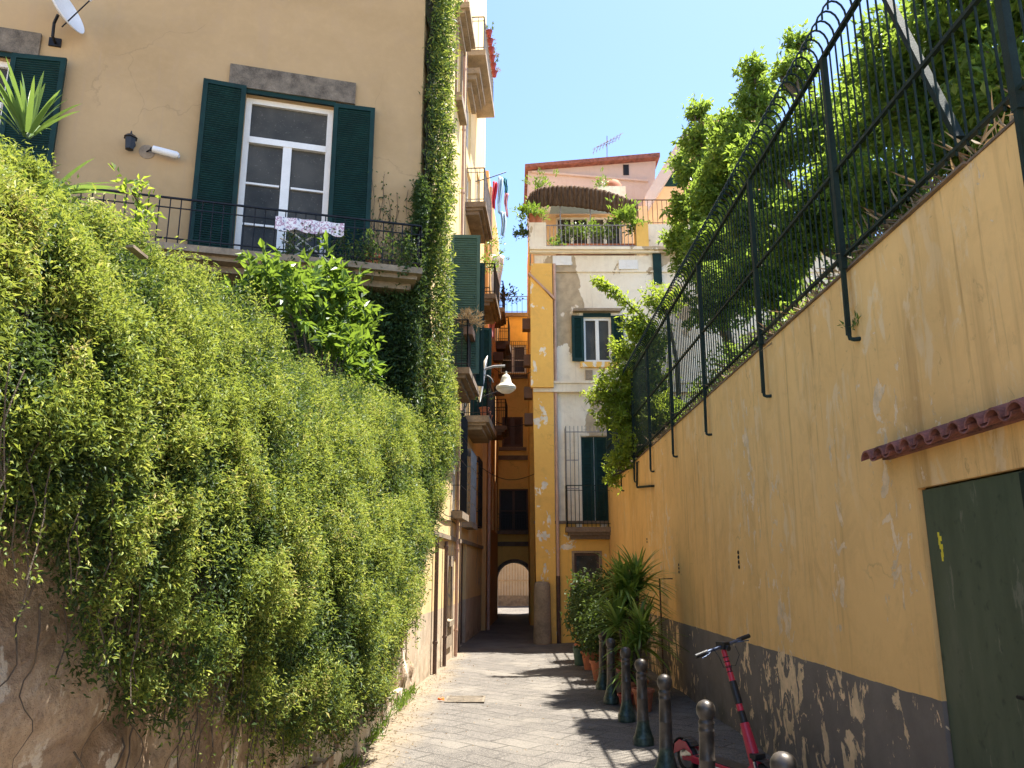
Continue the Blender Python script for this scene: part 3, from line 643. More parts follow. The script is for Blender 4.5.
# column of ivy on the building corner
CORNER = np.array((-1.46, 11.6))
def colivy(n):
    z = rng.uniform(3.6, 21, n)**1.0; w_ = rng.random(n); zz = fbm(np.stack([z*.7, z*0, z*0+4], 1), 2)
    Y1 = 12.85+.35*zz+np.clip((7.2-z)*.3, 0, .5); Y = 11.57+(Y1-11.57)*w_; f1 = fbm(np.stack([Y*2.2, z*1.1, z*0], 1), 3)
    b = .05+.07*np.sin(w_*math.pi)+.08*f1
    X = -1.5+.051*(Y-10.8)+np.clip(b, .02, .5); keep = rng.random(n) < np.clip(1.1+f1, .35, 1)
    X = X-np.clip((8-z)*.03, 0, .06); P = np.stack([X, Y, z], 1); Nn = np.tile((1., -.45, .1), (n, 1)); return P[keep], unit(Nn)[keep], np.full(keep.sum(), 1.6)
P1, D1, U1, L1, W1 = strand_ivy('c', colivy, 6200, 10, .048, '', tuft=.13)
# wraps onto the facade near the balcony
FD = np.array((-.9632, -.2687)); 
def facivy(n):
    k = np.abs(rng.normal(0, .09, n)); z = rng.uniform(3.5, 7.6, n); k = np.where(z > 6.8, k*.45, k*np.where(z < 5.9, 9.0, 1.3)); d = rng.uniform(.02, .16, n)+np.where(z < 5.9, .1, 0)
    nx, ny_ = .2687, -.9632
    P = np.stack([CORNER[0]+FD[0]*k+nx*d, CORNER[1]+FD[1]*k+ny_*d, z], 1); return P, unit(np.tile((.31, -.95, .1), (n, 1))), np.full(n, 1.5)
P2, D2, U2, L2, W2 = strand_ivy('f', facivy, 2600, 9, .048, '', tuft=.12)
civ = leaves('climbing_ivy', *[np.concatenate((q[0][::2], q[1])) for q in ((P1, P2), (D1, D2), (U1, U2), (L1, L2), (W1, W2))], M['ivydark'], loc=(-1.4, 12.6, 3.5), label='tall narrow column of ivy climbing the corner of the tan building', cat='ivy')
leaves('sunlit_sprigs', P1[1::2]+(.03, -.02, 0), D1[1::2], U1[1::2], L1[1::2]*.85, W1[1::2]*.85, M['ivy'], parent=civ)
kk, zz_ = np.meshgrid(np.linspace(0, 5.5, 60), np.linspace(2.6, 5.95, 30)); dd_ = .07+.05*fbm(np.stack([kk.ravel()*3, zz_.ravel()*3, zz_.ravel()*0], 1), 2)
V = np.stack([CORNER[0]+FD[0]*kk.ravel()+.2687*dd_, CORNER[1]+FD[1]*kk.ravel()-.9632*dd_, zz_.ravel()], 1); i = (np.arange(29)[:, None]*60+np.arange(59)[None]).ravel(); fast_mesh('recess_shade_sheet', V, np.stack([i, i+1, i+61, i+60], 1), M['ivyback'], parent=civ, smooth=True)  # dark sheet added to stand for the recess shade under the balcony
n = 2600; kk = rng.uniform(0, 5.5, n); zz_ = rng.uniform(2.8, 6.0, n); dd_ = rng.uniform(.08, .22, n); leaves('shaded_leaves', np.stack([CORNER[0]+FD[0]*kk+.2687*dd_, CORNER[1]+FD[1]*kk-.9632*dd_, zz_], 1), rng.normal(0, .6, (n, 3))+(.1, -.3, -.5), rng.normal(0, .5, (n, 3))+(.27, -.9, .4), rng.uniform(.05, .09, n), rng.uniform(.03, .05, n), M['darkleaf'], parent=civ)  # dark leaf colour adds to the painted recess shade
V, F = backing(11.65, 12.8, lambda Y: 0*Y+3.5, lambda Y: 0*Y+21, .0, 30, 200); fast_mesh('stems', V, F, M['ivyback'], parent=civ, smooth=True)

# =================================================================== BOLLARDS
prof = [(.100, 0), (.102, .07), (.096, .078), (.090, .085), (.080, .12), (.068, .16), (.060, .20), (.057, .225), (.059, .232), (.056, .24), (.052, .42), (.0545, .425), (.0545, .437), (.052, .442), (.050, .60), (.053, .605), (.053, .618), (.050, .623), (.050, .648), (.054, .655), (.054, .668), (.046, .676), (.043, .684), (.050, .695), (.060, .715), (.065, .742), (.061, .768), (.047, .790), (.024, .803), (.006, .807)]
bl0 = None; by = [12.25, 10.97, 9.68, 8.42, 7.15, 5.76, 4.15]; bx = [1.31, 1.28, 1.30, 1.29, 1.275, 1.29, 1.29]
bl_label = ['iron bollard farthest from the camera, by the potted palms', 'iron bollard pressed against the sword leaved pot plants', 'third bollard from the far end, beside the small red pot', 'bollard just behind the one at the scooter back wheel, green flared foot on sunlit paving', 'bollard in front of the scooter rear wheel', 'bollard standing in front of the red scooter deck', 'nearest bollard, only its round iron head in view at bottom edge']
for i, (x, y) in enumerate(zip(bx, by)):
    if bl0 is None:
        b = MB().lathe((0, 0, 0), prof, 24).build('bollard', M['bollard'], loc=(0, 0, 0), cat='bollard', group='iron bollards along the pavement edge'); b.data.polygons.foreach_set('use_smooth', [True]*len(b.data.polygons)); b.data.set_sharp_from_angle(angle=R(60)); bl0 = b
    else: b = bl0.copy(); col.objects.link(b)
    b.location = (x, y, .0); b.rotation_euler = (R(random.uniform(-1, 1)), R(random.uniform(-1.5, 1)), random.random()*6); b['label'] = bl_label[i]

# =================================================================== SCOOTER
rear = np.array((1.49, 7.30)); fw_ = np.array((.42, -.907)); fw_ /= np.linalg.norm(fw_)
sroot = empty('electric_scooter', (rear[0], rear[1], 0), 'coral red electric kick scooter parked between bollards and ochre wall', 'scooter'); 
sroot.rotation_euler = (0, R(0), math.atan2(fw_[1], fw_[0]))
def sb(mb, name, mat, parent=None, smooth=True):   # local coordinates: x forward, y left, z up
    me = bpy.data.meshes.new(name); me.from_pydata(mb.V, [], mb.F); me.materials.append(mat)
    me.polygons.foreach_set('use_smooth', [True]*len(me.polygons)); me.set_sharp_from_angle(angle=R(35)); me.update()
    o = bpy.data.objects.new(name, me); col.objects.link(o); o.parent = parent or sroot
    if mat in (M['scooter_red'], M['black'], M['bluegrey']):
        bv = o.modifiers.new('bevel', 'BEVEL'); bv.width = .004; bv.segments = 2; bv.limit_method = 'ANGLE'
    return o
def wheel(x, r):
    t = MB(); prof_ = [(r*.66, -.018), (r*.8, -.026), (r*.95, -.022), (r, -.010), (r, .010), (r*.95, .022), (r*.8, .026), (r*.66, .018)]
    w_ = sb(MB().lathe((x, 0, r), prof_, 32, (0, 1, 0)), 'wheel', M['black'])
    sb(MB().lathe((x, 0, r), [(.02, -.03), (r*.35, -.024), (r*.64, -.019), (r*.64, .019), (r*.35, .024), (.02, .03)], 24, (0, 1, 0)), 'rim', M['chrome'], w_); return w_
wheel(0, .128); wheel(.93, .128)
mb = MB()   # rear fender
pts = []; 
for k in range(11):
    a = R(175-k*13.5); ro = .155
    pts.append((ro*math.cos(a), ro*math.sin(a)+.128))
for (x0, z0), (x1, z1) in zip(pts, pts[1:]):
    mb.hexa([(x0, -.042, z0), (x1, -.042, z1), (x1, .042, z1), (x0, .042, z0), (x0*1.05, -.042, z0+.008), (x1*1.05, -.042, z1+.008), (x1*1.05, .042, z1+.008), (x0*1.05, .042, z0+.008)])
sb(mb, 'fender', M['black'])
mb = MB()
for s_ in (-1, 1):
    mb.poly([(-.13, s_*.047, .135), (-.10, s_*.047, .225), (-.03, s_*.047, .268), (.06, s_*.047, .262), (.13, s_*.047, .20), (.14, s_*.047, .175), (.03, s_*.047, .205)], (0, s_*.006, 0))
sb(mb, 'fender_panel', M['scooter_red'])
mb = MB()
for s_ in (-1, 1): mb.bar((0, s_*.05, .128), (.22, s_*.055, .155), .014, .035)
mb.box(.16, .80, -.085, .085, .125, .178); mb.poly([(.80, -.08, .125), (.80, -.08, .178), (.86, -.045, .26), (.89, -.045, .22), (.84, -.06, .14)], (0, .16, 0))
sb(mb, 'deck', M['scooter_red'])
sb(MB().box(.19, .76, -.07, .07, .1785, .184), 'grip_mat', M['black'])
sb(MB().box(.34, .70, -.0865, .0865, .135, .158), 'deck_stripe', M['whiteplastic'])
st0 = np.array((.855, 0, .24)); st1 = np.array((.60, 0, 1.06)); sv_ = st1-st0
def sp(t): return st0+sv_*t
sb(MB().tube([(.88, 0, .17), sp(0), sp(.12), sp(.34)], [.05, .047, .044, .036], 12), 'head_tube', M['scooter_red'])
sb(MB().tube([sp(.34), sp(.44)], [.030, .028], 12), 'collar', M['black'])
stm = sb(MB().tube([sp(.44), sp(.98)], [.026, .021], 12), 'steering_column', M['scooter_red'])
sb(MB().tube([sp(.50), sp(.70)], [.032, .030], 12), 'battery_grip', M['black'], stm)
ln = MB()
for t in (.78, .82, .87, .91): ln.lathe(sp(t), [(.0255, -.004), (.0262, 0), (.0255, .004)], 12, sv_)
sb(ln, 'column_band', M['black'], stm)
mb = MB()   # fork
for s_ in (-1, 1): mb.tube([(.87, s_*.035, .30), (.90, s_*.045, .24), (.93, s_*.045, .128)], .013, 8)
mb.box(.845, .915, -.05, .05, .285, .32); sb(mb, 'fork', M['black'])
mb = MB()
for s_ in (-1, 1): mb.tube([(.895, s_*.052, .27), (.92, s_*.056, .17)], .008, 8)
sb(mb, 'suspension', M['chrome'])
mb = MB(); pts = []
for k in range(8):
    a = R(20+k*17); pts.append((.93+.15*math.cos(a), .128+.15*math.sin(a)))
for (x0, z0), (x1, z1) in zip(pts, pts[1:]):
    mb.hexa([(x0, -.036, z0), (x1, -.036, z1), (x1, .036, z1), (x0, .036, z0), (x0, -.036, z0+.007), (x1, -.036, z1+.007), (x1, .036, z1+.007), (x0, .036, z0+.007)])
sb(mb, 'front_fender', M['black'])
top = sp(1.0); hb_ = sb(MB().tube([top+(.0, -.27, -.045), top+(.01, -.12, -.01), top+(.015, 0, .012), top+(.01, .12, .035), top+(0, .27, .065)], .0125, 10), 'handlebar', M['bluegrey'])
for s_ in (-1, 1):
    sb(MB().tube([top+(.0, s_*.28, .01+s_*.056), top+(0, s_*.155, .012+s_*.03)], .018, 12), 'grip', M['black'], hb_)
    sb(MB().tube([top+(.01, s_*.13, .005+s_*.025), top+(.035, s_*.17, s_*.034), top+(.035, s_*.24, -.012+s_*.048)], .0055, 8), 'brake_lever', M['bluegrey'], hb_)
sb(MB().box(top[0]-.045, top[0]+.05, -.035, .035, top[2]-.012, top[2]+.045), 'display', M['black'], hb_)
sb(MB().tube([top+(.05, 0, .0), top+(.075, 0, -.002)], .022, 12), 'headlight', M['black'], hb_)
mb = MB()
for s_ in (-1, 1): mb.tube([top+(.02, s_*.11, .0), top+(.07, s_*.10, -.06), top+(.06, s_*.06, -.14), sp(.84)+(.03, s_*.01, 0), sp(.78)+(.02, 0, 0)], .0035, 6)
sb(mb, 'brake_cable', M['black'])
sb(MB().tube([(.45, .085, .13), (.38, .17, .01)], .008, 8), 'kickstand', M['black']); sroot.rotation_euler[0] = R(3)

# =================================================================== STREET DETAILS
dg = empty('drain_cover', (-.64, 11.33, .006), 'rectangular iron drain cover set in the stone paving', 'drain cover')
q = [onZ(447, 702.5, .006), onZ(484, 702, .006), onZ(481, 695.5, .006), onZ(449, 696, .006)]; cx = sum(p[0] for p in q)/4; cy = sum(p[1] for p in q)/4
fm_ = MB(); x0, x1, y0, y1 = cx-.26, cx+.26, cy-.26, cy+.26; 
for a_ in ((x0, x1, y0, y0+.03), (x0, x1, y1-.03, y1), (x0, x0+.03, y0+.03, y1-.03), (x1-.03, x1, y0+.03, y1-.03)): fm_.box(*a_, -.02, .010)
fm_.build('frame', M['stone'], dg, smooth=False); gr = MB()
for k in range(14): yy = y0+.045+k*(.43/13.5); gr.box(x0+.03, x1-.03, yy, yy+.022, -.02, .008)
gr.build('grate', M['stone'], dg, smooth=False)
q = onZ(441, 701.5); sm, nt_, N_, out_ = mat_new('orange peel'); finish(N_, nt_, out_, (.75, .16, .02), .6); 
V_ = []; F_ = []; mb = MB()
for k in range(9):
    a_ = k*.7; mb.add([(q[0], q[1], .02), (q[0]+.05*math.cos(a_), q[1]+.05*math.sin(a_), .015+.03*(k % 2)), (q[0]+.045*math.cos(a_+.7), q[1]+.045*math.sin(a_+.7), .05)], [(0, 1, 2)])
mb.build('orange_scrap', sm, label='small crumpled orange scrap on paving beside drain cover', cat='litter')
# litter of dry leaves along the left wall and by the bollards
n = 700; Y = 5.5+12*rng.random(n)*rng.random(n)**.3; X = np.where(Y < 10.8, -1.42, -1.42+.051*(Y-10.8))+np.abs(rng.normal(0, .22, n)); Pl = np.stack([X, Y, np.full(n, .012)], 1)
n2 = 200; P2_ = np.stack([rng.uniform(-1, 2.3, n2), rng.uniform(5.5, 19, n2), np.full(n2, .012)], 1); Pl = np.concatenate([Pl, P2_]); n += n2
Dl = rng.normal(0, 1, (n, 3)); Dl[:, 2] = np.abs(Dl[:, 2])*.25; leaves('leaf_litter', Pl, Dl, np.tile((0, 0, 1.), (n, 1))+rng.normal(0, .3, (n, 3)), rng.uniform(.015, .042, n), rng.uniform(.008, .022, n), M['dry'], kind='stuff')
# weeds at foot of left wall
n = 700; c_ = rng.uniform(6, 12, 26); yy = np.repeat(c_, 27)[:n]; n = len(yy); Pw = np.stack([np.full(n, -1.40)+rng.normal(0, .05, n), yy+rng.normal(0, .07, n), rng.uniform(0, .08, n)], 1)
Dw = rng.normal(0, .6, (n, 3))+(0.2, 0, 1); leaves('weeds', Pw, Dw, rng.normal(0, 1, (n, 3)), rng.uniform(.04, .10, n), rng.uniform(.008, .02, n), M['citrus'], kind='stuff')
# =================================================================== BUILDING A (tan, left)
fa = np.array((.9632, .2687)); FL = CORNER-fa*13.0; AEND = (-1.5+.051*(17.75-10.8), 17.75)
A = empty('tan_building', (CORNER[0], CORNER[1], 0), 'tan plaster building on the left with a balcony and tall green shutters', 'building')
fA = Fr(FL, CORNER); fS = Fr(CORNER, AEND)
def kA(u, v, d=0): return fA.hit(u, v, d)
# french window opening from pixels
wu0, wzt = kA(246, 98); wu1, _ = kA(334, 105); _, wzb = kA(245, 266); wz1 = kA(290, 100)[1]
wz0 = wzb-.03
l2u1 = kA(13, 60)[0]; l2u0 = l2u1-1.35
holesA = [(wu0, wu1, wz0, wz1, .22), (l2u0, l2u1, wz0, wz1, .22)]
s_w1 = (4.15, 4.95, 11.9, 13.6, .2)
zS = fS.hit
gd0 = zS(451, 600)[0]; 
holesS = [s_w1, (3.7, 4.6, 5.35, 8.15, .2), (zS(452, 520)[0], zS(452, 520)[0]+1.0, 2.8, 4.7, .2), (4.1, 4.75, .75, 1.75, .2)]
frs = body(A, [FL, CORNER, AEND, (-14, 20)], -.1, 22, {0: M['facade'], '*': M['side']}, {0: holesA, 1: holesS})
def french(u0, u1, label=None):
    w_ = window(A, fA, u0, u1, wz0, wz1, .14, M['white'], M['glass'], 2, (.36, .68), .085, transom=.75)
    mb = MB(); mb.fbox(fA, u0-.26, u1+.32, .0, .055, wz1+.07, wz1+.44); mb.build('lintel', M['stone'], A, smooth=False)
    MB().fbox(fA, u0-.03, u1+.03, -.02, .03, wz1-.0, wz1+.085).build('shutter_rail', M['green'], A, smooth=False)
    return w_
french(wu0, wu1); french(l2u0, l2u1)
zs0 = wz0+.02; sw = (wu1-wu0)/2
shutter(A, fA, wu0-.0, zs0, wz1+.09, sw-.04, 3, -1, M['green'], d=.03)
shutter(A, fA, wu1+.0, zs0, wz1+.02, sw-.02, 3, 1, M['green'], d=.03)
shutter(A, fA, l2u1, zs0, wz1+.05, .72, 6, 1, M['green'], d=.03); shutter(A, fA, l2u0, zs0, wz1+.05, .72, 6, -1, M['green'], d=.03)
# balcony
PR = .85; bu0 = l2u0-.9; bu1, bz = kA(424, 270, PR); bu1 = 13.0-.05; zf = wz0-.06
rail_z = kA(300, 211, PR)[1]; rail_zr = kA(424, 229, PR)[1]; rh = rail_z-zf
print('balcony zf', zf, 'rail', rail_z, rail_zr, 'slab bot', kA(400, 308, 0), kA(345, 275, PR), 'wu', wu0, wu1, wz0, wz1)
b_ = MB().fbox(fA, bu0, bu1, -.02, PR, zf-.09, zf).fbox(fA, bu0+.08, bu1-.06, -.02, PR-.10, zf-.15, zf-.09).fbox(fA, bu0+.16, bu1-.12, -.02, PR-.30, zf-.24, zf-.15).build('balcony', M['slab'], A, smooth=False)
rb = MB(); railing(rb, fA, bu0+.03, bu1-.03, PR-.05, zf, rh, .135, .0085, mid=.0)
rb.bar(fA.P(bu0, PR-.05, zf+rh-.14), fA.P(bu1, PR-.05, zf+rh-.14), .02, .012); rb.build('railing', M['iron'], b_)
# side face fittings
def grille(parent, f, u0, u1, z0, z1, d=.2, mat=None, sp=.11, nm='window_grille', belly=.0):
    mb = MB(); n = round((u1-u0)/sp)
    for k in range(n+1): u = u0+(u1-u0)*k/n; mb.tube([f.P(u, 0, z1), f.P(u, d, z1), f.P(u, d+belly, z0+.3), f.P(u, d, z0), f.P(u, 0, z0)], .009, 5)
    for k in range(5): z = z0+(z1-z0)*k/4; mb.bar(f.P(u0, d, z), f.P(u1, d, z), .022, .012); mb.bar(f.P(u0, 0, z), f.P(u0, d, z), .022, .012); mb.bar(f.P(u1, 0, z), f.P(u1, d, z), .022, .012)
    return mb.build(nm, mat or M['iron'], parent)
h = s_w1; window(A, fS, h[0], h[1], h[2], h[3], .1, gm=M['curtain']); mb = MB().fbox(fS, h[0]-.2, h[1]+.2, 0, .10, h[3], h[3]+.16).fbox(fS, h[0]-.28, h[1]+.28, 0, .22, h[3]+.16, h[3]+.26).fbox(fS, h[0]-.34, h[1]+.34, 0, .32, h[3]+.26, h[3]+.40); mb.build('lintel', M['slab'], A, smooth=False)
MB().fbox(fS, h[0]-.12, h[1]+.12, 0, .16, h[2]-.2, h[2]-.0).build('sill', M['slab'], A, smooth=False)
for uu in (h[0]-.12, h[1]): MB().fbox(fS, uu, uu+.12, 0, .05, h[2], h[3]).build('window_jamb', M['slab'], A, smooth=False)
h = holesS[1]; window(A, fS, h[0], h[1], h[2], h[3], .1)
sh_u, sh_z = fS.hit(455, 250)
shutter(A, fS, 3.72, 5.45, 8.38, .60, 84, 1, M['green_light'], d=.02, pitch=.05)
shutter(A, fS, 4.75, 5.45, 8.20, .60, 80, 1, M['green'], d=.02)
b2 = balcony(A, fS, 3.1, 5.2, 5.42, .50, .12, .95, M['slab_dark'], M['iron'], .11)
h = holesS[2]; window(A, fS, h[0], h[1], h[2], h[3], .1); grille(A, fS, h[0]-.1, h[1]+.1, 2.85, 4.9, .17, M['iron'], .07)
MB().fbox(fS, h[0]-.16, h[1]+.16, 0, .22, 2.70, 2.84).build('sill', M['slab'], A, smooth=False)
h = holesS[3]; window(A, fS, h[0], h[1], h[2], h[3], .08, fm=M['brown'], cols=1, rows=())
mb = MB(); mb.fbox(fS, h[0]-.12, h[0], 0, .035, .25, 1.95).fbox(fS, h[1], h[1]+.12, 0, .035, .25, 1.95).fbox(fS, h[0], h[1], 0, .035, 1.75, 1.95).fbox(fS, h[0], h[1], 0, .035, .25, .62); mb.build('window_surround', M['slab'], A, smooth=False)
MB().fbox(fS, h[0], h[1], 0, .08, .64, .74).build('sill', M['slab'], A, smooth=False)
# string course and pipes
mb = MB().fbox(fS, .0, fS.L, 0, .05, 2.25, 2.33); mb.build('string_course', M['slab'], A, smooth=False)
for uu, zt_, mt in ((2.35, 2.2, 'pipe_dark'), (3.55, 2.2, 'pipe_dark'), (5.25, 21.8, 'pipe')):
    mb = MB().tube([fS.P(uu, .06, 0), fS.P(uu, .06, zt_)], .035, 10)
    for z in np.arange(.5, zt_, 1.6): mb.lathe(fS.P(uu, .06, z), [(.037, -.02), (.045, -.018), (.045, .018), (.037, .02)], 10)
    mb.build('drainpipe', M[mt], A)
mb = MB()
for zz, dd in ((2.62, .02), (2.7, .03)): mb.tube([fS.P(u, dd, zz+.02*math.sin(u*3)) for u in np.linspace(.6, fS.L, 16)], .008, 5)
mb.build('cable', M['iron'], A)

# wall things on facade
u, z = kA(132, 145); c = np.array(fA.P(u, .0, z))
wl = empty('wall_lantern', tuple(c), 'small black wall lantern on the tan facade', 'lantern'); n3 = np.array((fA.n[0], fA.n[1], 0)); up3 = np.array((0, 0, 1.))
MB().lathe(c, [(.05, 0), (.05, .012), (.03, .02)], 12, n3).tube([c+n3*.01+up3*.02, c+n3*.06+up3*.11, c+n3*.11+up3*.12, c+n3*.13+up3*.09], .007, 6).build('bracket', M['black'], wl)
lc = c+n3*.13; MB().lathe(lc, [(.045, -.15), (.06, -.14), (.078, .03), (.10, .035), (.06, .08), (.016, .11), (.008, .15)], 6).build('lantern_body', M['black'], wl)
MB().lathe(lc, [(.055, -.13), (.076, .02)], 6).build('glass', M['glass'], wl)
u, z = kA(147, 152); c = np.array(fA.P(u, .0, z)); al3 = np.array((fA.a[0], fA.a[1], 0))
cm = empty('security_camera', tuple(c), 'white tube shaped security camera fixed to the tan facade beside the lantern', 'camera')
MB().lathe(c, [(.11, 0), (.11, .008), (.03, .012)], 20, n3).build('mount_plate', M['slab'], cm)
MB().tube([c+n3*.01, c+n3*.10+al3*.07], .012, 8).lathe(c+n3*.10+al3*.08, [(.0, -.03), (.028, -.02), (.028, .02), (0, .03)], 10, al3).build('bracket', M['iron'], cm)
MB().tube([c+n3*.12+al3*.10-up3*.0, c+n3*.15+al3*.42-up3*.07, c+n3*.155+al3*.46-up3*.078], [.05, .056, .03], 14).build('housing', M['whiteplastic'], cm)
def dish(name_loc, axis, r, label, mat, bracket_pts, lnb_off):
    c = np.array(name_loc, float); ax = np.array(axis, float); ax /= np.linalg.norm(ax); d = empty('satellite_dish', tuple(c), label, 'satellite dish', None)
    prof_ = [(r*t, .26*r*t*t) for t in np.linspace(.02, 1, 10)]; prof2 = [(p[0]+.004, p[1]-.012) for p in prof_[::-1]]
    MB().lathe(c, prof_+prof2, 28, ax).build('reflector', mat, d)
    MB().tube(bracket_pts, .022, 8).build('bracket', M['iron'], d)
    e = c+ax*(r*.95)+np.array(lnb_off); MB().tube([c-np.array((0, 0, r*.8)) + ax*.15*r, e], .010, 6).build('arm', M['iron'], d)
    MB().tube([e, e+(e-c)*.12+np.array((0, 0, .06))], [.022, .038], 10).build('receiver', M['dishgrey'], d); return d
u, z = kA(56, 44); bpt = np.array(fA.P(u, 0, z)); u2, z2 = kA(61, 11, .35); dc_ = np.array(fA.P(u2, .35, z2))
dish(dc_, (.90, -.12, .40), .36, 'white round satellite dish on bracket at top left of tan facade', M['whiteplastic'], [bpt, bpt+n3*.18, bpt+n3*.2+up3*.2, dc_-np.array((.06, -.04, .03))], (.10, 0, .0))
MB().fbox(fA, u-.09, u+.07, 0, .03, z-.05, z+.08).build('mount_plate', M['iron'], None, label='dark square steel plate behind satellite dish bracket', cat='plate', smooth=False)

# folding drying rack + printed cloth on balcony
u0, _ = kA(283, 220, PR); u1, _ = kA(326, 225, PR); rk = empty('drying_rack', fA.P(u0, PR-.12, zf), 'white wooden folding rack with crossed legs behind the balcony railing', 'rack')
zt_ = rail_z-.05; dD = PR-.14
mb = MB(); ua, ub = u0, u1
for (a_, za, b__, zb_) in ((ua, zf+.05, ub, zt_-.12), (ub, zf+.05, ua, zt_-.12), (ua+.18, zf+.05, ub+.02, zt_-.32), (ub-.18, zf+.05, ua-.02, zt_-.32)): mb.bar(fA.P(a_, dD, za), fA.P(b__, dD-.03*(a_ < b__), zb_), .035, .02)
mb.build('crossed_legs', M['white'], rk, smooth=False); MB().fbox(fA, ua-.06, ub+.06, dD-.25, dD+.04, zt_-.12, zt_-.09).build('top_board', M['white'], rk, smooth=False)
mb = MB(); V_ = []; nn = 30
for k in range(nn+1):
    uu = ua-.10+(ub-ua+.35)*k/nn; w_ = .012*math.sin(k*.9)
    V_ += [fA.P(uu, PR-.015+w_, rail_z-.11), fA.P(uu, PR-.012+w_*1.6, rail_z-.30-.02*math.sin(k*.5))]
mb.add(V_, [(2*k, 2*k+2, 2*k+3, 2*k+1) for k in range(nn)]).build('printed_cloth', M['printed'], None, label='narrow printed white and purple cloth hung on the balcony railing', cat='cloth')
# vines trailing on facade and balcony right end
vn = MB(); lp = []
for k in range(20):
    uu = 13-random.uniform(.15, .95); z = zf+random.uniform(-.1, .3); pts = []; H_ = random.uniform(.6, 1.7) if uu > 12.3 else random.uniform(.3, .8); th = random.uniform(-.35, .35)
    for i in range(9): pts.append(fA.P(uu+th*i/9*H_*.6+.03*math.sin(i*1.3+k), .05+.04*math.sin(i+k), z+H_*i/8))
    vn.tube(pts, .0035, 4, False); lp += [p for p in pts[1:] for _ in range(3)]
for k in range(26):
    uu = 13-random.uniform(.0, 1.9); z = zf+random.uniform(0, .3); pts = []
    for i in range(7): pts.append(fA.P(uu+.05*math.sin(i+k), PR-.03+.03*math.sin(i*2+k), z-.45*i/6*random.uniform(.7, 1)+.2))
    vn.tube(pts, .003, 4, False); lp += [p for p in pts for _ in range(7)]
vo_ = vn.build('creeper', M['bark'], label='wispy creeper with bare twigs on facade above right end of balcony', cat='creeper'); lp = np.array(lp)+rng.normal(0, .035, (len(lp), 3)); n = len(lp)
leaves('creeper_leaves', lp, rng.normal(0, 1, (n, 3)), rng.normal(0, 1, (n, 3))+(0, -1, .5), rng.uniform(.03, .065, n), rng.uniform(.02, .04, n), M['darkleaf'], parent=vo_)
# small balcony pot plants
def bush(P, r, n, L, mat, ratio=.45, flat=1.0, updir=.5, seed_clump=None):
    C_ = rng.normal(0, .42, (max(6, n//7), 3))*r; C_[:, 2] = np.abs(C_[:, 2])*flat; idx = rng.integers(0, len(C_), n); q = C_[idx]+rng.normal(0, .13, (n, 3))*r
    D = q/max(r, .01)+rng.normal(0, .5, (n, 3))+(0, 0, updir); U = rng.normal(0, .5, (n, 3))+(0, 0, 1)
    L_ = rng.uniform(.6, 1.3, n)*L; return np.array(P)+q, D, U, L_, L_*ratio
def pot(mb, c, r, h):
    return mb.lathe(c, [(r*.68, 0), (r*.95, h*.86), (r*1.08, h*.87), (r*1.08, h), (r*.92, h), (r*.9, h*.9), (r*.1, h*.9)], 16)
def pot_plant(name, c, r, h, pr, n, L, label, cat='plant', mat='darkleaf', pm='terracotta', group=None, ratio=.45, flat=1.2):
    e = empty(name, tuple(c), label, cat, group); pot(MB(), c, r, h).build('pot', M[pm], e)
    leaves('foliage', *bush(np.array(c)+(0, 0, h), pr, n, L, mat, ratio, flat), M[mat], parent=e); return e
pot_plant('pot_plant', fA.P(12.25, PR-.22, zf), .11, .2, .30, 260, .06, 'round leafy pot plant at right end of the tan building balcony')
# citrus shrub between ivy crest and balcony
def shoots(cs, n, L, ratio, spread, per=16, updir=.6):
    """leafy shoot clusters around centres"""
    P = []; D = []
    for c in cs:
        c = np.array(c); m = max(2, n//len(cs)//per)
        for _ in range(m):
            o_ = c+rng.normal(0, 1, 3)*spread; ax = rng.normal(0, .6, 3)+(0, 0, updir); ax /= np.linalg.norm(ax); t = rng.random(per); P.append(o_+ax*(t*L*2.2)[:, None]+rng.normal(0, .01, (per, 3))); D.append(rng.normal(0, .9, (per, 3))+ax*.7)
    P = np.concatenate(P); D = np.concatenate(D); m = len(P); return P, D, rng.normal(0, .45, (m, 3))+(0, 0, 1), rng.uniform(.6, 1.25, m)*L, rng.uniform(.6, 1.2, m)*L*ratio
cs = [onY(u, v, Y) for u, v, Y in ((262, 282, 8.2), (285, 292, 8.3), (305, 298, 8.6), (322, 312, 8.8), (312, 335, 8.6), (330, 292, 9.2), (338, 335, 9.3), (300, 310, 8.2), (346, 350, 9.5), (354, 368, 9.7), (340, 362, 9.0), (322, 285, 9.0), (338, 290, 9.4), (352, 335, 9.9), (362, 385, 10.1), (250, 290, 8.0), (345, 312, 9.7))]
sh = leaves('citrus_shrub', *shoots(cs, 3000, .16, .40, (.09, .16, .08)), M['citrus'], loc=(-2.2, 8.8, 3.2), label='bright green broad leaved shrub growing under the balcony', cat='shrub')
bm_ = MB(); base0 = (-2.25, 9.0, 3.0)
for c in cs: bm_.tube([base0, ((base0[0]+c[0])/2+.05, (base0[1]+c[1])/2, base0[2]+.5*(c[2]-base0[2])), tuple(c)], [.022, .014, .006], 6)
bm_.build('stems', M['bark'], sh)
cs = [onY(u, v, Y) for u, v, Y in ((140, 205, 4.0), (132, 192, 3.95), (146, 222, 4.05), (138, 232, 4.0))]
ysh = leaves('young_shrub', *shoots(cs, 150, .055, .5, (.02, .03, .03), 9), M['lime'], loc=(-2, 4, 2.9), label='small leafy sprig rising from the ivy crest below the security camera', cat='shrub'); MB().tube([cs[3]-(0, 0, .25), cs[3], cs[0], cs[1]], .006, 5).build('stem', M['bark'], ysh)
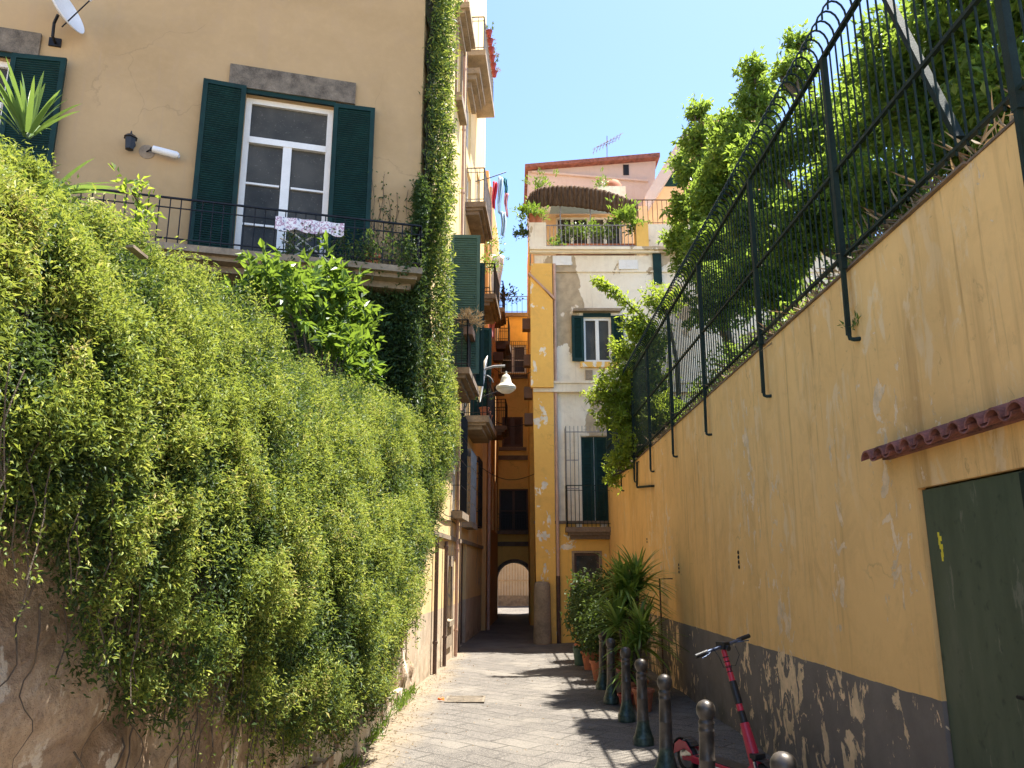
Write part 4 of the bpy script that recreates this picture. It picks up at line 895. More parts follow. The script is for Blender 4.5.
# agave rosettes
def agave(c, n, L, W, label, tilt=(0, 0, 0), nm='agave'):
    az = rng.uniform(0, 2*math.pi, n); el = rng.uniform(.15, 1.35, n); D = np.stack([np.cos(az)*np.cos(el), np.sin(az)*np.cos(el), np.sin(el)], 1)+np.array(tilt)
    V, F = blades(np.tile(c, (n, 1))+D*.03, D, rng.uniform(.7, 1.1, n)*L, W, .25); return fast_mesh(nm, V, F, M['agave'], loc=tuple(c), label=label, cat='agave')
c = onY(26, 142, 3.0); agave(c, 40, .33, .028, 'spiky green agave standing on ivy crest at left edge', (0, 0, .8)); c = onY(60, 198, 3.1); c[0] -= .05; agave(c, 12, .34, .034, 'smaller agave with leaves pointing right, below the larger agave', (.9, 0, -.2))
# dead wood pieces in the ivy
for (u, v, Y, L, tl_, lb) in ((300, 258-40, 3.7, .22, .5, ''),):
    pass
for (u, v, Y, du, dv, lb) in ((122, 246, 3.0, 15, 12, 'flat piece of pale broken bark lying on the ivy crest'), ):
    a_ = onY(u, v, Y); b__ = onY(u+du, v+dv, Y+.1); MB().bar(a_+(.03, 0, .0), b__+(.03, 0, .0), .035, .012).build('bark_piece', M['slab'], label=lb, cat='bark')

# =================================================================== BUILDING B and C (left of alley)
def sl(y): return (-1.5+.051*(y-10.8), y)
B = empty('ochre_building', (*sl(17.78), 0), 'narrow ochre house on the left beyond the tan building, with stacked balconies', 'building')
pB = [(sl(17.78)[0]-.10, 17.78), (sl(24)[0]-.06, 24), (-12, 24), (-12, 20.6)]
fB = Fr(pB[0], pB[1])
hB = [(1.0, 2.0, 12.4, 14.0, .2), (1.15, 2.15, 10.95, 12.0, .2), (1.3, 2.3, 5.45, 7.9, .2), (1.3, 2.35, 2.85, 4.5, .2), (3.6, 4.6, 10.9, 13.2, .2), (3.6, 4.6, 6.6, 8.8, .2), (3.2, 4.2, 2.8, 4.6, .2), (1.2, 2.2, 0.0, 2.3, .2)]
body(B, pB, -.1, 23, {'*': M['side'], 0: M['side']}, {0: hB})
for h in hB[:-1]: window(B, fB, h[0], h[1], h[2], h[3], .1)
MB().fbox(fB, 1.2, 2.2, -.12, -.08, 0, 2.3).build('door', M['brown'], B, smooth=False)
mb = MB().fbox(fB, .9, 2.15, 0, .12, 14.02, 14.2).fbox(fB, .8, 2.25, 0, .26, 14.2, 14.34).fbox(fB, .74, 2.3, 0, .36, 14.34, 14.5); mb.build('lintel', M['slab'], B, smooth=False)
u1_, z1_ = fB.hit(474, 207); 
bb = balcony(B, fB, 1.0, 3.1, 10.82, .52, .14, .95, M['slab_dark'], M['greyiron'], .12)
b3 = balcony(B, fB, .62, 3.6, 14.95, .52, .16, 1.0, M['slab'], M['greyiron'], .16, False)
b4 = balcony(B, fB, 1.2, 3.6, 5.32, .62, .16, .95, M['slab'], M['iron'], .12)
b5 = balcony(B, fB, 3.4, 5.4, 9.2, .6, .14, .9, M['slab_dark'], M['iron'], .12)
grille(B, fB, 1.2, 2.45, 2.8, 4.5, .2, M['greyiron'], .08); MB().fbox(fB, 1.12, 2.52, 0, .24, 2.66, 2.79).build('sill', M['slab'], B, smooth=False)
grille(B, fB, 3.2, 4.3, 2.8, 4.6, .18, M['iron'], .09)
shutter(B, fB, 2.35, 5.45, 7.9, .55, 75, 1, M['green'])
MB().tube([fB.P(.12, .07, 0), fB.P(.12, .07, 18)], .04, 10).build('drainpipe', M['pipe_dark'], B)
mb = MB().fbox(fB, 0, fB.L, 0, .05, 2.3, 2.38); mb.build('string_course', M['slab'], B, smooth=False)
MB().fbox(fB, -.1, fB.L, -.3, .42, 23, 23.2).build('eave', M['tile'], B, smooth=False)
Cc = empty('orange_house', (*sl(24.02), 0), 'dark orange house on left side of the narrow alley, hung with balconies', 'building')
pC = [(sl(24.02)[0]+.06, 24.02), (sl(30)[0], 30), (-12, 30), (-12, 24.02)]; fC = Fr(pC[0], pC[1])
hC = [(.6+1.9*i, 1.5+1.9*i, z, z+1.9, .2) for i in range(3) for z in (3.0, 6.5, 10)]; body(Cc, pC, -.1, 14.5, M['orange_far'], {0: hC})
for h in hC: window(Cc, fC, h[0], h[1], h[2], h[3], .1, fm=M['brown'])
for i, z in ((0, 9.9), (1, 6.4), (2, 9.9)): balcony(Cc, fC, .4+1.9*i, 1.8+1.9*i, z, .5, .14, .9, M['slab_dark'], M['iron'], .13)
MB().tube([fC.P(.2, .07, 0), fC.P(.2, .07, 14)], .05, 10).build('drainpipe', M['pipe'], Cc)
for i, z in ((2.5, 8.7), (3.3, 7.7), (4.2, 9.6)): MB().fbox(fC, i, i+.35, .02, .35, z, z+.3).build('meter_box', M['brown'], Cc, smooth=False)

# flower pots on balcony edge high up (red), laundry
grp = 'red pots hung along the top balcony railing'
for k in range(6):
    u = 1.15+k*.36; c = fB.P(u, .56, 15.72); e = empty('flower_pot', c, ['red pot nearest the camera on highest balcony', 'second red pot along the highest balcony', 'third red pot along the highest balcony', 'fourth red pot along the highest balcony', 'fifth red pot along the highest balcony', 'farthest red pot on the highest balcony'][k], 'flower pot', grp)
    pot(MB(), c, .085, .17).build('pot', M['redpot'], e); leaves('foliage', *bush(np.array(c)+(0, 0, .17), .16, 60, .07, None), M['dry' if k % 2 else 'darkleaf'], parent=e)
c = fB.P(1.3, .6, 11.62); rod0 = onY(489, 178, 19.3); rod1 = onY(506, 172, 19.6)
MB().tube([rod0-(.35, 0, .1), rod0, rod1], .014, 6).build('laundry_pole', M['iron'], label='thin iron pole sticking out from balcony to hold laundry', cat='pole')
def cloth(u, v0, v1, wpx, Y, mat, label, name):
    a_ = onY(u, v0, Y); b__ = onY(u, v1, Y); w_ = wpx/FPX*(Y*1.05); n1, n2 = 8, 14; V_ = []; ph = random.random()*6
    for j in range(n2+1):
        t = j/n2
        for i in range(n1+1):
            s_ = i/n1-.5; ww = w_*(1-.45*t*random.uniform(.9, 1.1))
            V_.append((a_[0]+s_*ww+.02*math.sin(t*5+ph), Y+.05*math.sin(i*1.6+ph+t*2)+s_*.1, a_[2]+(b__[2]-a_[2])*t))
    F_ = [(j*(n1+1)+i, j*(n1+1)+i+1, (j+1)*(n1+1)+i+1, (j+1)*(n1+1)+i) for j in range(n2) for i in range(n1)]
    o = MB().add(V_, F_).build(name, M[mat], label=label, cat='laundry', group='laundry drying beside the middle left balcony'); s_ = o.modifiers.new('s', 'SOLIDIFY'); s_.thickness = .006; return o
cloth(494.5, 182, 209, 5, 19.3, 'redcloth', 'bright red garment hanging from the laundry pole', 'hanging_garment')
cloth(500, 177, 214, 5, 19.4, 'bluecloth', 'long pale blue garment hanging beside red one', 'hanging_garment')
cloth(505.5, 178, 193, 5, 19.6, 'tealcloth', 'short teal garment at the tip of laundry pole', 'hanging_garment')
cloth(506.5, 193, 217, 4, 19.7, 'pinkcloth', 'dusty pink garment below the teal one', 'hanging_garment')
cloth(503, 212, 236, 6, 19.5, 'bluecloth', 'lower pale blue cloth trailing under the laundry pole', 'hanging_garment')
cloth(496, 255, 300, 15, 23.0, 'whitecloth', 'pale sheet hanging from a balcony over the alley', 'hanging_sheet')
cloth(492, 315, 338, 8, 23.4, 'pinkcloth', 'dusty pink cloth low on balcony over the alley', 'hanging_cloth')

# plants on left balconies
def plant_at(name, c, r, n, L, label, mat='darkleaf', group=None, ratio=.45, cat='plant'):
    return leaves(name, *bush(c, r, n, L, None, ratio), M[mat], loc=tuple(c), label=label, cat=cat, group=group)
c = fS.P(3.4, .45, 6.25); e = empty('dry_plant', fS.P(3.4, .45, 6.1), 'withered brown plant in a trough on lower left balcony railing', 'plant'); MB().fbox(fS, 3.2, 3.9, .36, .54, 6.1, 6.26).build('trough', M['pipe_dark'], e, smooth=False); leaves('foliage', *bush(np.array(c)+(0, 0, .1), .26, 500, .10, None, .15), M['dry'], parent=e)
for (u, v, Y, r, n, L, lb, mt) in ((486, 243, 21.5, .45, 300, .1, 'leafy climber spilling off a balcony under the laundry', 'citrus'), (489, 268, 22, .5, 300, .1, 'yellowish plant on balcony below the laundry', 'citrus'), (505, 300, 27, .5, 240, .12, 'small roof plant against the sky at end of alley', 'darkleaf'), (482, 398, 19.5, .25, 120, .08, 'low plant with terracotta pot on small balcony behind street lamp', 'darkleaf')):
    c = onY(u, v, Y); plant_at('balcony_plant', c, r, n, L, lb, mt)
for k in range(3):
    c = fB.P(1.5+k*.5, .48, 5.33); pot(MB(), c, .12, .24).build('clay_pot', M['terracotta'], label=['nearest clay pot on balcony behind street lamp', 'middle clay pot on balcony behind street lamp', 'farthest clay pot on balcony behind street lamp'][k], cat='pot', group='clay pots on balcony behind street lamp')
# satellite dish seen edge on
c0 = onY(478, 378, 17.2); d2 = dish(c0, (.99, .04, -.16), .52, 'grey satellite dish seen edge on beside the street lamp', M['dishgrey'], [fS.P(4.9, 0, 5.2), fS.P(4.9, .15, 5.25), tuple(c0-np.array((.04, 0, .05)))], (.0, 0, -.2))
# =================================================================== STREET LAMP on wall
lb = fS.hit(456, 398); l0 = np.array(fS.P(lb[0], 0, lb[1])); YL = l0[1]
lamp = empty('street_lamp', tuple(l0), 'cream bell shaped street lamp on a curved arm from the left wall', 'street lamp')
pts = [l0]+[onY(u, v, YL) for u, v in ((462, 388), (471, 378), (482, 370), (494, 366.5), (505, 366))]; MB().tube(pts, .028, 10).build('arm', M['greyiron'], lamp)
q = [onY(u, v, YL) for u, v in ((457, 420), (466, 406), (475, 398))]; MB().tube([fS.P(lb[0], 0, q[0][2]), q[0], q[1], onY(478, 372, YL)], .016, 8).build('strut', M['greyiron'], lamp)
ring = onY(484, 384, YL); MB().tube([ring+np.array((math.cos(a), 0, math.sin(a)))*.2 for a in np.linspace(R(10), R(170), 14)], .011, 6).build('scroll', M['greyiron'], lamp)
lt = onY(506, 373, YL); lo_ = onY(506, 392, YL); Hh = lt[2]-lo_[2]
MB().lathe(lo_, [(.13, .02), (.205, .055), (.215, .11), (.19, .14), (.12, .20), (.10, .30), (.075, .36), (.03, .39), (.018, .46)], 24).build('lamp_shade', M['cream_paint'], lamp)
MB().lathe(lo_, [(.01, -.035), (.10, -.02), (.175, .03), (.18, .052)], 24).build('lamp_glass', M['whiteplastic'], lamp)

# =================================================================== ALLEY END (arch house)
E_ = empty('arch_house', (.1, 30.02, 0), 'ochre house closing the alley above a dark round arch passage', 'building')
fE = Fr((-2.5, 30.02), (2.5, 30.02)); ax0 = onY(496, 590, 30.02)[0]; ax1 = onY(533, 590, 30.02)[0]; axc = (ax0+ax1)/2; ar = (ax1-ax0)/2; at = onY(514, 562, 30.02)[2]; asp = at-ar
mb = MB(); P = lambda x, z, y=30.02: (x, y, z)
n = 16; arc = [(axc+ar*math.cos(math.pi*(1-k/n)), asp+ar*math.sin(math.pi*(1-k/n))) for k in range(n+1)]
def wpx(u0, u1, v0, v1): a_ = onY(u0, v1, 30.02); b__ = onY(u1, v0, 30.02); return (a_[0]+2.5, b__[0]+2.5, a_[2], b__[2])
hE = [(*wpx(500, 526, 345, 373), .2), (*wpx(502, 523, 417, 447), .2), (*wpx(499, 528, 489, 531), .2)]
wall_faces(mb, fE, 0, 5, at+.35, 11.4, hE)
poly = [(-2.5, -.1), (ax0, -.1)]+arc+[(ax1, -.1), (2.5, -.1), (2.5, at+.35), (-2.5, at+.35)]
mb.quad(P(-2.5, -.1), P(ax0, -.1), P(ax0, asp), P(-2.5, asp)); mb.quad(P(ax1, -.1), P(2.5, -.1), P(2.5, asp), P(ax1, asp))
mb.quad(P(-2.5, asp), P(ax0, asp), P(ax0, at+.35), P(-2.5, at+.35)); mb.quad(P(ax1, asp), P(2.5, asp), P(2.5, at+.35), P(ax1, at+.35))
for (x0, z0), (x1, z1) in zip(arc, arc[1:]): mb.quad(P(x0, z0), P(x1, z1), P(x1, at+.35), P(x0, at+.35)); 
tunnel = [(ax0, -.1)]+arc+[(ax1, -.1)]
tn = MB()
for (x0, z0), (x1, z1) in zip(tunnel, tunnel[1:]): tn.quad(P(x0, z0), P(x0, z0, 34), P(x1, z1, 34), P(x1, z1))
tn.build('passage_lining', M['slab_dark'], E_)
mb.quad(P(-2.5, 11.4), P(2.5, 11.4), P(2.5, 11.4, 34), P(-2.5, 11.4, 34)); mb.quad(P(-2.5, at+.35, 34), P(-2.5, 11.4, 34), P(2.5, 11.4, 34), P(2.5, at+.35, 34))
mb.quad(P(-2.5, -.1, 34), P(-2.5, at+.35, 34), P(ax0, at+.35, 34), P(ax0, -.1, 34)); mb.quad(P(2.5, -.1, 34), P(2.5, at+.35, 34), P(ax1, at+.35, 34), P(ax1, -.1, 34))

for (x0, z0), (x1, z1) in zip(arc, arc[1:]): mb.quad(P(x0, z0, 34), P(x0, at+.35, 34), P(x1, at+.35, 34), P(x1, z1, 34))
mb.quad(P(-2.5, asp, 34), P(-2.5, at+.35, 34), P(ax0, at+.35, 34), P(ax0, asp, 34)) if 0 else None
mb.build('wall', M['ochre_far'], E_, smooth=False)
mb = MB(); 
for (x0, z0), (x1, z1) in zip(arc, arc[1:]):
    o0 = (axc+(x0-axc)*1.16, asp+(z0-asp)*1.16); o1 = (axc+(x1-axc)*1.16, asp+(z1-asp)*1.16); mb.hexa([P(x0, z0, 29.97), P(x1, z1, 29.97), P(x1, z1, 30.019), P(x0, z0, 30.019), P(o0[0], o0[1], 29.97), P(o1[0], o1[1], 29.97), P(o1[0], o1[1], 30.019), P(o0[0], o0[1], 30.019)])
mb.build('arch_ring', M['stone'], E_, smooth=False)
h = hE[0]; window(E_, fE, *h[:4], .1, fm=M['whiteplastic']); grille(E_, fE, h[0]-.05, h[1]+.25, h[2]-.15, h[3]+.05, .35, M['rust'], .08)
h = hE[1]; window(E_, fE, *h[:4], .1, fm=M['brown']); MB().fbox(fE, h[0]-.12, h[1]+.12, 0, .1, h[2]-.14, h[2]-.02).build('sill', M['slab_dark'], E_, smooth=False)
shutter(E_, fE, h[0], h[2], h[3], (h[1]-h[0])/2-.01, 0, 1, M['brown'], d=-.06); shutter(E_, fE, h[1], h[2], h[3], (h[1]-h[0])/2-.01, 0, -1, M['brown'], d=-.06)
h = hE[2]; window(E_, fE, *h[:4], .1, fm=M['brown'], gm=M['iron']); balcony(E_, fE, h[0]-.1, h[1]+.1, h[2], .35, .12, .6, M['slab_dark'], M['iron'], .1, False)
for z in (h[2]-.55, 5.75, 8.9): MB().fbox(fE, 0, 5, 0, .08, z, z+.16).build('string_course', M['slab_dark'], E_, smooth=False)
MB().fbox(fE, 0, 5, -.2, .12, 11.4, 11.55).build('cornice', M['slab'], E_, smooth=False)
rb = MB(); railing(rb, fE, 0.1, 4.9, .0, 11.55, .7, .2, .01, False); rb.build('railing', M['iron'], E_)
# sunlit house beyond the arch
D_ = empty('pale_house', (0, 41, 0), 'pale shuttered house front seen through the arch', 'building')
pD = [(-8, 41), (9, 41), (9, 47), (-8, 47)]; fD = Fr(*pD[:2]); hD = [(8.95, 9.5, 0.0, 2.15, .2), (5.2, 6.2, .9, 2.4, .2)]
body(D_, pD, -.1, 9, M['distant'], {0: hD}); MB().fbox(fD, 8.95, 9.5, -.14, -.1, 0, 2.15).build('door', M['iron'], D_, smooth=False); window(D_, fD, 5.2, 6.2, .9, 2.4, .1)
mb = MB(); 
for x in np.arange(7.15, 8.85, .14): mb.fbox(fD, x, x+.05, .0, .03, .12, 2.3)
mb.fbox(fD, 7.1, 8.9, 0, .04, 2.3, 2.38).fbox(fD, 7.1, 8.9, 0, .04, 1.2, 1.26).fbox(fD, 7.1, 8.9, .0, .035, 0.04, .11); mb.build('gate_panel', M['slab'], D_, smooth=False)
mb = MB().fbox(fD, 0, 17, 0, .05, .0, .5); mb.build('plinth', M['stone'], D_, smooth=False)
# small boundary so light floods the cross street: nothing else there

# =================================================================== BUILDING F (far right, peeling cream/ochre)
YF = 20.0
Fb = empty('peeling_house', (2, YF, 0), 'peeling cream and ochre house at end of the ochre wall, roof terrace on top', 'building')
pF = [(.60, YF), (9.5, YF), (9.5, 29.98), (.80, 29.98)]; fF = Fr(pF[0], pF[1])
def F_(u, v, d=0): return fF.hit(u, v, d)
u0, zt1 = F_(583, 318); u1, zb1 = F_(612, 362); w1 = (u0, u1, zb1, zt1, .15)
du0, dz1 = F_(581, 437); du1 = F_(606, 437)[0]; dz0 = F_(581, 527)[1]; w2 = (du0, du1, dz0, dz1, .15)
gu0, gz1 = F_(574, 553); gu1, gz0 = F_(600, 590); w3 = (gu0, gu1, gz0+.25, gz1, .15)
ZT = F_(547, 252)[1]; print('F terrace z', ZT, w1, w2)
body(Fb, pF, -.1, ZT-.1, {0: M['cream_far'], '*': M['ochre_far']}, {0: [w1, w2, w3]}, roof=M['slab'])
window(Fb, fF, *w1[:4], .06, rows=(.5,) if 0 else ()); window(Fb, fF, *w2[:4], .08, cols=2, rows=(.5,)); window(Fb, fF, *w3[:4], .08, fm=M['brown'], cols=1, rows=())
sh_w = w1[1]-w1[0]
shutter(Fb, fF, w1[0], zb1, zt1+.04, F_(583, 320)[0]-F_(571, 320)[0], 8, -1, M['green']); shutter(Fb, fF, w1[1], zb1, zt1+.04, F_(622, 320)[0]-F_(612, 320)[0]+.05, 8, 1, M['green'])
MB().fbox(fF, w1[0]-.1, w1[1]+.12, 0, .12, zb1-.16, zb1-.02).build('sill', M['pilaster'], Fb, smooth=False)
a_ = F_(573, 312); b__ = F_(620, 312); MB().fbox(fF, a_[0], b__[0], 0, .18, a_[1]-.02, a_[1]+.05).build('drip_ledge', M['slab'], Fb, smooth=False)
MB().fbox(fF, w1[0], w1[1], -.0, .03, zt1+.02, zt1+.13).build('shutter_rail', M['green'], Fb, smooth=False)
c = F_(589, 375); MB().fbox(fF, c[0]-.09, c[0]+.09, 0, .05, c[1]-.13, c[1]+.12).build('vent_box', M['slab'], Fb, smooth=False)
# shuttered balcony door: closed green shutters
shutter(Fb, fF, du0, dz0, dz1, (du1-du0)/2-.01, 0, 1, M['green'], d=-.05); shutter(Fb, fF, du1, dz0, dz1, (du1-du0)/2-.01, 0, -1, M['green'], d=-.05)
shutter(Fb, fF, du1+.0, dz0, dz1, .5, 10, 1, M['green'])
su0 = F_(565, 525)[0]; b2_ = balcony(Fb, fF, su0, su0+1.55, dz0-.02, .45, .12, 1.0, M['slab_dark'], M['greeniron'], .1)
# tall cage grille around the balcony (left side)
cg = MB(); ztc = F_(568, 426, .4)[1]
for k in range(15): u = su0+.03+k*.1; cg.tube([fF.P(u, .40, ztc-.15 if k > 3 else dz0), fF.P(u, .40, ztc)], .009, 5); 
for k in range(5): cg.tube([fF.P(su0+.03, .40*k/4, dz0), fF.P(su0+.03, .40*k/4, ztc)], .011, 5)
for z in (dz0+.9, dz0+1.6, ztc-.15): cg.bar(fF.P(su0+.03, 0, z), fF.P(su0+.03, .4, z), .02); cg.bar(fF.P(su0+.03, .4, z), fF.P(su0+(.33 if z < ztc-.2 else 1.5), .4, z), .02)
cg.build('cage_grille', M['greyiron'], Fb)
mb = MB().fbox(fF, du0-.16, du0-.02, 0, .05, dz0, dz1+.16).fbox(fF, du0-.02, du1+.1, 0, .05, dz1+.02, dz1+.16); mb.build('door_surround', M['cream_far'], Fb, smooth=False)
# ochre ground storey, pilaster, belt courses
zlow = F_(560, 528)[1]-.25
pu1 = F_(554, 450)[0]; MB()
mb = MB(); P = fF.P; zp = F_(540, 258)[1]-.2
mb.hexa([P(0, 0, -.1), P(0, .12, -.1), P(pu1, .12, -.1), P(pu1, 0, -.1), P(-.10, 0, zp), P(-.10, .12, zp), P(pu1, .12, zp), P(pu1, 0, zp)]); mb.build('pilaster', M['pilaster'], Fb, smooth=False)
za = F_(532, 278)[1]; zb_ = F_(553, 303)[1]; mb = MB(); mb.hexa([P(-.12, .12, 6.2), P(-.12, .26, 6.2), P(pu1+.0, .26, 6.2), P(pu1+.0, .12, 6.2), P(-.12, .12, za), P(-.12, .26, za), P(pu1+.0, .26, zb_), P(pu1+.0, .12, zb_)]); mb.build('buttress', M['pilaster'], Fb, smooth=False)
MB().bar(P(-.16, .2, za+.03), P(pu1+.05, .2, zb_+.03), .2, .05).build('buttress_cap', M['pipe'], Fb, smooth=False)
mb = MB(); hs = [(w3[0], w3[1], w3[2], w3[3])]; fF2 = Fr((pF[0][0], YF-.03), (pF[1][0], YF-.03)); wall_faces(mb, fF2, pu1, 8.9, -.1, zlow+.35, hs, .04); mb.build('ground_storey', M['pilaster'], Fb, smooth=False)
mb = MB().fbox(fF, -.06, 8.9, 0, .16, 6.1, 6.32).fbox(fF, -.06, 8.9, 0, .2, 6.32, 6.38); mb.build('belt_course', M['cream_far'], Fb, smooth=False)
mb = MB().fbox(fF, -.06, 8.9, .03, .08, zlow+.35, zlow+.42); mb.build('string_course', M['slab_dark'], Fb, smooth=False)
mb = MB().tube([P(pu1+.06, .08, 1.55), P(pu1+.06, .08, zp)], .042, 10); mb.build('drainpipe', M['pipe'], Fb); MB().tube([P(pu1+.06, .08, 0), P(pu1+.06, .08, 1.55)], .05, 10).build('drainpipe_foot', M['rust'], Fb)
mb = MB().fbox(fF, gu0-.06, gu0, .03, .06, gz0+.2, gz1+.05).fbox(fF, gu1, gu1+.06, .03, .06, gz0+.2, gz1+.05).fbox(fF, gu0, gu1, .03, .06, gz1, gz1+.05); mb.build('window_surround', M['slab'], Fb, smooth=False)
# white AC-like box under ground window
a_ = F_(571, 588, .25); e = empty('meter_cabinet', P(a_[0], .05, a_[1]-.3), 'grey utility cabinet below ground floor window behind plants', 'cabinet'); MB().fbox(fF, a_[0], a_[0]+.5, .05, .28, a_[1]-.3, a_[1]+.1).build('case', M['stone'], e, smooth=False); MB().fbox(fF, a_[0]+.05, a_[0]+.45, .28, .29, a_[1]-.24, a_[1]+.04).build('cabinet_door', M['greyiron'], e, smooth=False)
# stone stump by the alley corner
a_ = onZ(544, 640); sx_ = a_[0]; mb = MB(); zt_ = onY(544, 581, YF-.3)[2]
MB().lathe((.72, YF-.25, -.02), [(.21, 0), (.22, .1), (.205, .6), (.20, 1.2), (.19, zt_-.05), (.15, zt_), (.05, zt_+.01)], 14).build('stone_post', M['slab'], label='worn round stone post guarding the corner at alley mouth', cat='post')
# cornice + terrace
mb = MB().fbox(fF, -.12, 8.9, 0, .045, ZT-.58, ZT-.54).fbox(fF, -.12, 8.9, 0, .12, ZT-.06, ZT-.0).fbox(fF, -.12, 8.9, 0, .20, ZT, ZT+.08); mb.build('cornice', M['cream_far'], Fb, smooth=False)
for (u_, v_) in ((562, 262), (628, 266)):
    a_ = F_(u_, v_); MB().fbox(fF, a_[0]-.25, a_[0]+.25, 0, .04, a_[1]-.1, a_[1]+.16).fbox(fF, a_[0]-.05, a_[0]+.05, .04, .05, a_[1]-.02, a_[1]+.08).build('plaque', M['white'], Fb, smooth=False)
pl0 = F_(529, 240)[0]; pl1 = F_(546, 240)[0]; zpt = F_(538, 224)[1]
MB().fbox(fF, pl0, pl1, -.3, .1, ZT+.08, zpt).build('parapet_pier', M['cream_far'], Fb, smooth=False)
pr0 = F_(636, 240)[0]; pr1 = F_(648, 240)[0]; MB().fbox(fF, pr0, pr1, -.3, .1, ZT+.08, zpt).build('parapet_pier', M['ochre_far'], Fb, smooth=False)
rb = MB(); railing(rb, fF, pl1, pr0, .04, ZT+.08, F_(590, 226)[1]-ZT-.08, .105, .009, False, mid=0); rb.build('terrace_railing', M['greyiron'], Fb)
# taller right block
zr = F_(665, 224)[1]; fF3 = Fr((pF[0][0]+pr1, YF-.0), (9.5, YF)); 
mb = MB(); mb.box(.60+pr1, 9.48, YF+.0, 27, ZT-.1, zr); mb.build('upper_block', M['cream_far'], Fb, smooth=False)
rb = MB(); fr_ = Fr((3.3, YF+.1), (9.4, YF+.1)); railing(rb, fr_, 0, 6, .0, zr, .75, .13, .009, False, mid=0); rb.build('roof_railing', M['rust'], Fb)
a_ = F_(652, 247); b__ = F_(662, 285); MB().fbox(fF, a_[0], b__[0], .01, .06, b__[1], a_[1]).build('green_shutter_panel', M['green'], Fb, smooth=False)
# set back penthouse wall + opening
Yp = 22.4; x0 = onY(533, 220, Yp)[0]; x1 = onY(648, 220, Yp)[0]; zc = onY(590, 206, Yp)[2]
fP = Fr((x0, Yp), (x1, Yp)); oh = fP.hit(556, 226)[0]; oh1 = fP.hit(622, 226)[0]; zo = fP.hit(590, 215)[1]
mb = MB(); wall_faces(mb, fP, 0, fP.L, ZT-.1, zc, [(oh, oh1, ZT, zo, .3)]); mb.quad((x0, Yp, zc), (x1, Yp, zc), (x1, 26, zc), (x0, 26, zc)); mb.quad((x0, Yp, ZT-.1), (x0, Yp, zc), (x0, 26, zc), (x0, 26, ZT-.1)); mb.build('penthouse_wall', M['peach'], Fb, smooth=False)
window(Fb, fP, oh, oh1, ZT, zo, .2, cols=4, rows=())
MB().poly([(x0+.5, Yp-.05, zo+.02), (x1-.8, Yp-.05, zo+.02), (x1-.8, Yp-1.1, zo-.28), (x0+.5, Yp-1.1, zo-.22)], (0, 0, .03)).build('awning', M['bluecloth'], Fb, smooth=False)
# reed screen arched over the terrace
ys_ = 20.9; topl = [(526, 203), (531, 193), (540, 188), (556, 186.5), (572, 186.5), (588, 188), (604, 191), (620, 196), (637, 203)]; botl = [(526, 213), (531, 210), (540, 207), (556, 206), (572, 207), (588, 209), (604, 212), (620, 215), (637, 217)]
mb = MB(); V_ = []; lay = 26
def itp(L_, t): k = t*(len(L_)-1); i = min(int(k), len(L_)-2); f = k-i; return (L_[i][0]*(1-f)+L_[i+1][0]*f, L_[i][1]*(1-f)+L_[i+1][1]*f)
for i in range(91):
    t = i/90; a_ = onY(*itp(topl, t), ys_); b__ = onY(*itp(botl, t), ys_); j = random.uniform(-.012, .012)
    for s_ in range(9): r_ = s_/8; p = a_*(1-r_)+b__*r_; V_.append((p[0]+random.uniform(-.004, .004), ys_-.03*math.sin(r_*math.pi)+.02*math.sin(i*2.1)+random.uniform(-.006, .006), p[2]+(j if s_ in (0, 8) else 0)))
mb.add(V_, [(i*9+s_, (i+1)*9+s_, (i+1)*9+s_+1, i*9+s_+1) for i in range(90) for s_ in range(8)])
rs = mb.build('reed_screen', M['reed'], None, label='sagging brown reed mat stretched along the roof terrace', cat='screen'); so_ = rs.modifiers.new('s', 'SOLIDIFY'); so_.thickness = .04
mb = MB(); 
for u_ in (530, 560, 590, 620, 634): a_ = onY(u_, 205, ys_+.08); mb.tube([(a_[0], ys_+.08, ZT), (a_[0], ys_+.08, a_[2])], .02, 6)
mb.build('frame_posts', M['greyiron'], rs)
# pink gable house behind
Yg_ = 26.2; G = empty('pink_house', (3, Yg_, 0), 'pink plaster house with thin red roof edge rising behind the terrace', 'building')
ptsG = [onY(u_, v_, Yg_) for u_, v_ in ((530, 235), (528, 168), (656, 158), (652, 235))]; mb = MB().poly([tuple(p) for p in ptsG][::-1], (0, 3, 0)); mb.build('wall', M['pink'], G, smooth=False)
lowp = [(p[0], Yg_, p[2]) for p in ptsG]; MB().poly([(lowp[0][0]-.05, Yg_+.1, 0), (lowp[3][0], Yg_+.1, 0), (lowp[3][0], Yg_+.1, lowp[0][2]), (lowp[0][0]-.05, Yg_+.1, lowp[0][2])][::-1], (0, 2.8, 0)).build('lower_wall', M['ochre_far'], G, smooth=False)
r0 = onY(525, 165.5, Yg_-.3); r1 = onY(660, 154.5, Yg_-.3); MB().hexa([tuple(r0-(0, 0, .06)), tuple(r1-(0, 0, .08)), (r1[0], Yg_+3.2, r1[2]-.08), (r0[0], Yg_+3.2, r0[2]-.06), tuple(r0+(0, 0, .06)), tuple(r1+(0, 0, .08)), (r1[0], Yg_+3.2, r1[2]+.08), (r0[0], Yg_+3.2, r0[2]+.06)]).build('roof', M['tile'], G, smooth=False)
m0 = onY(532, 172, Yg_-.05); m1 = onY(648, 181, Yg_-.05); MB().bar(m0, m1, .10, .07).build('moulding', M['pink'], G, smooth=False)
a_ = onY(626, 170, Yg_-.01); MB().box(a_[0]-.1, a_[0]+.1, Yg_-.03, Yg_+.02, a_[2]-.2, a_[2]+.2).build('small_window', M['iron'], G, smooth=False)
mb = MB(); 
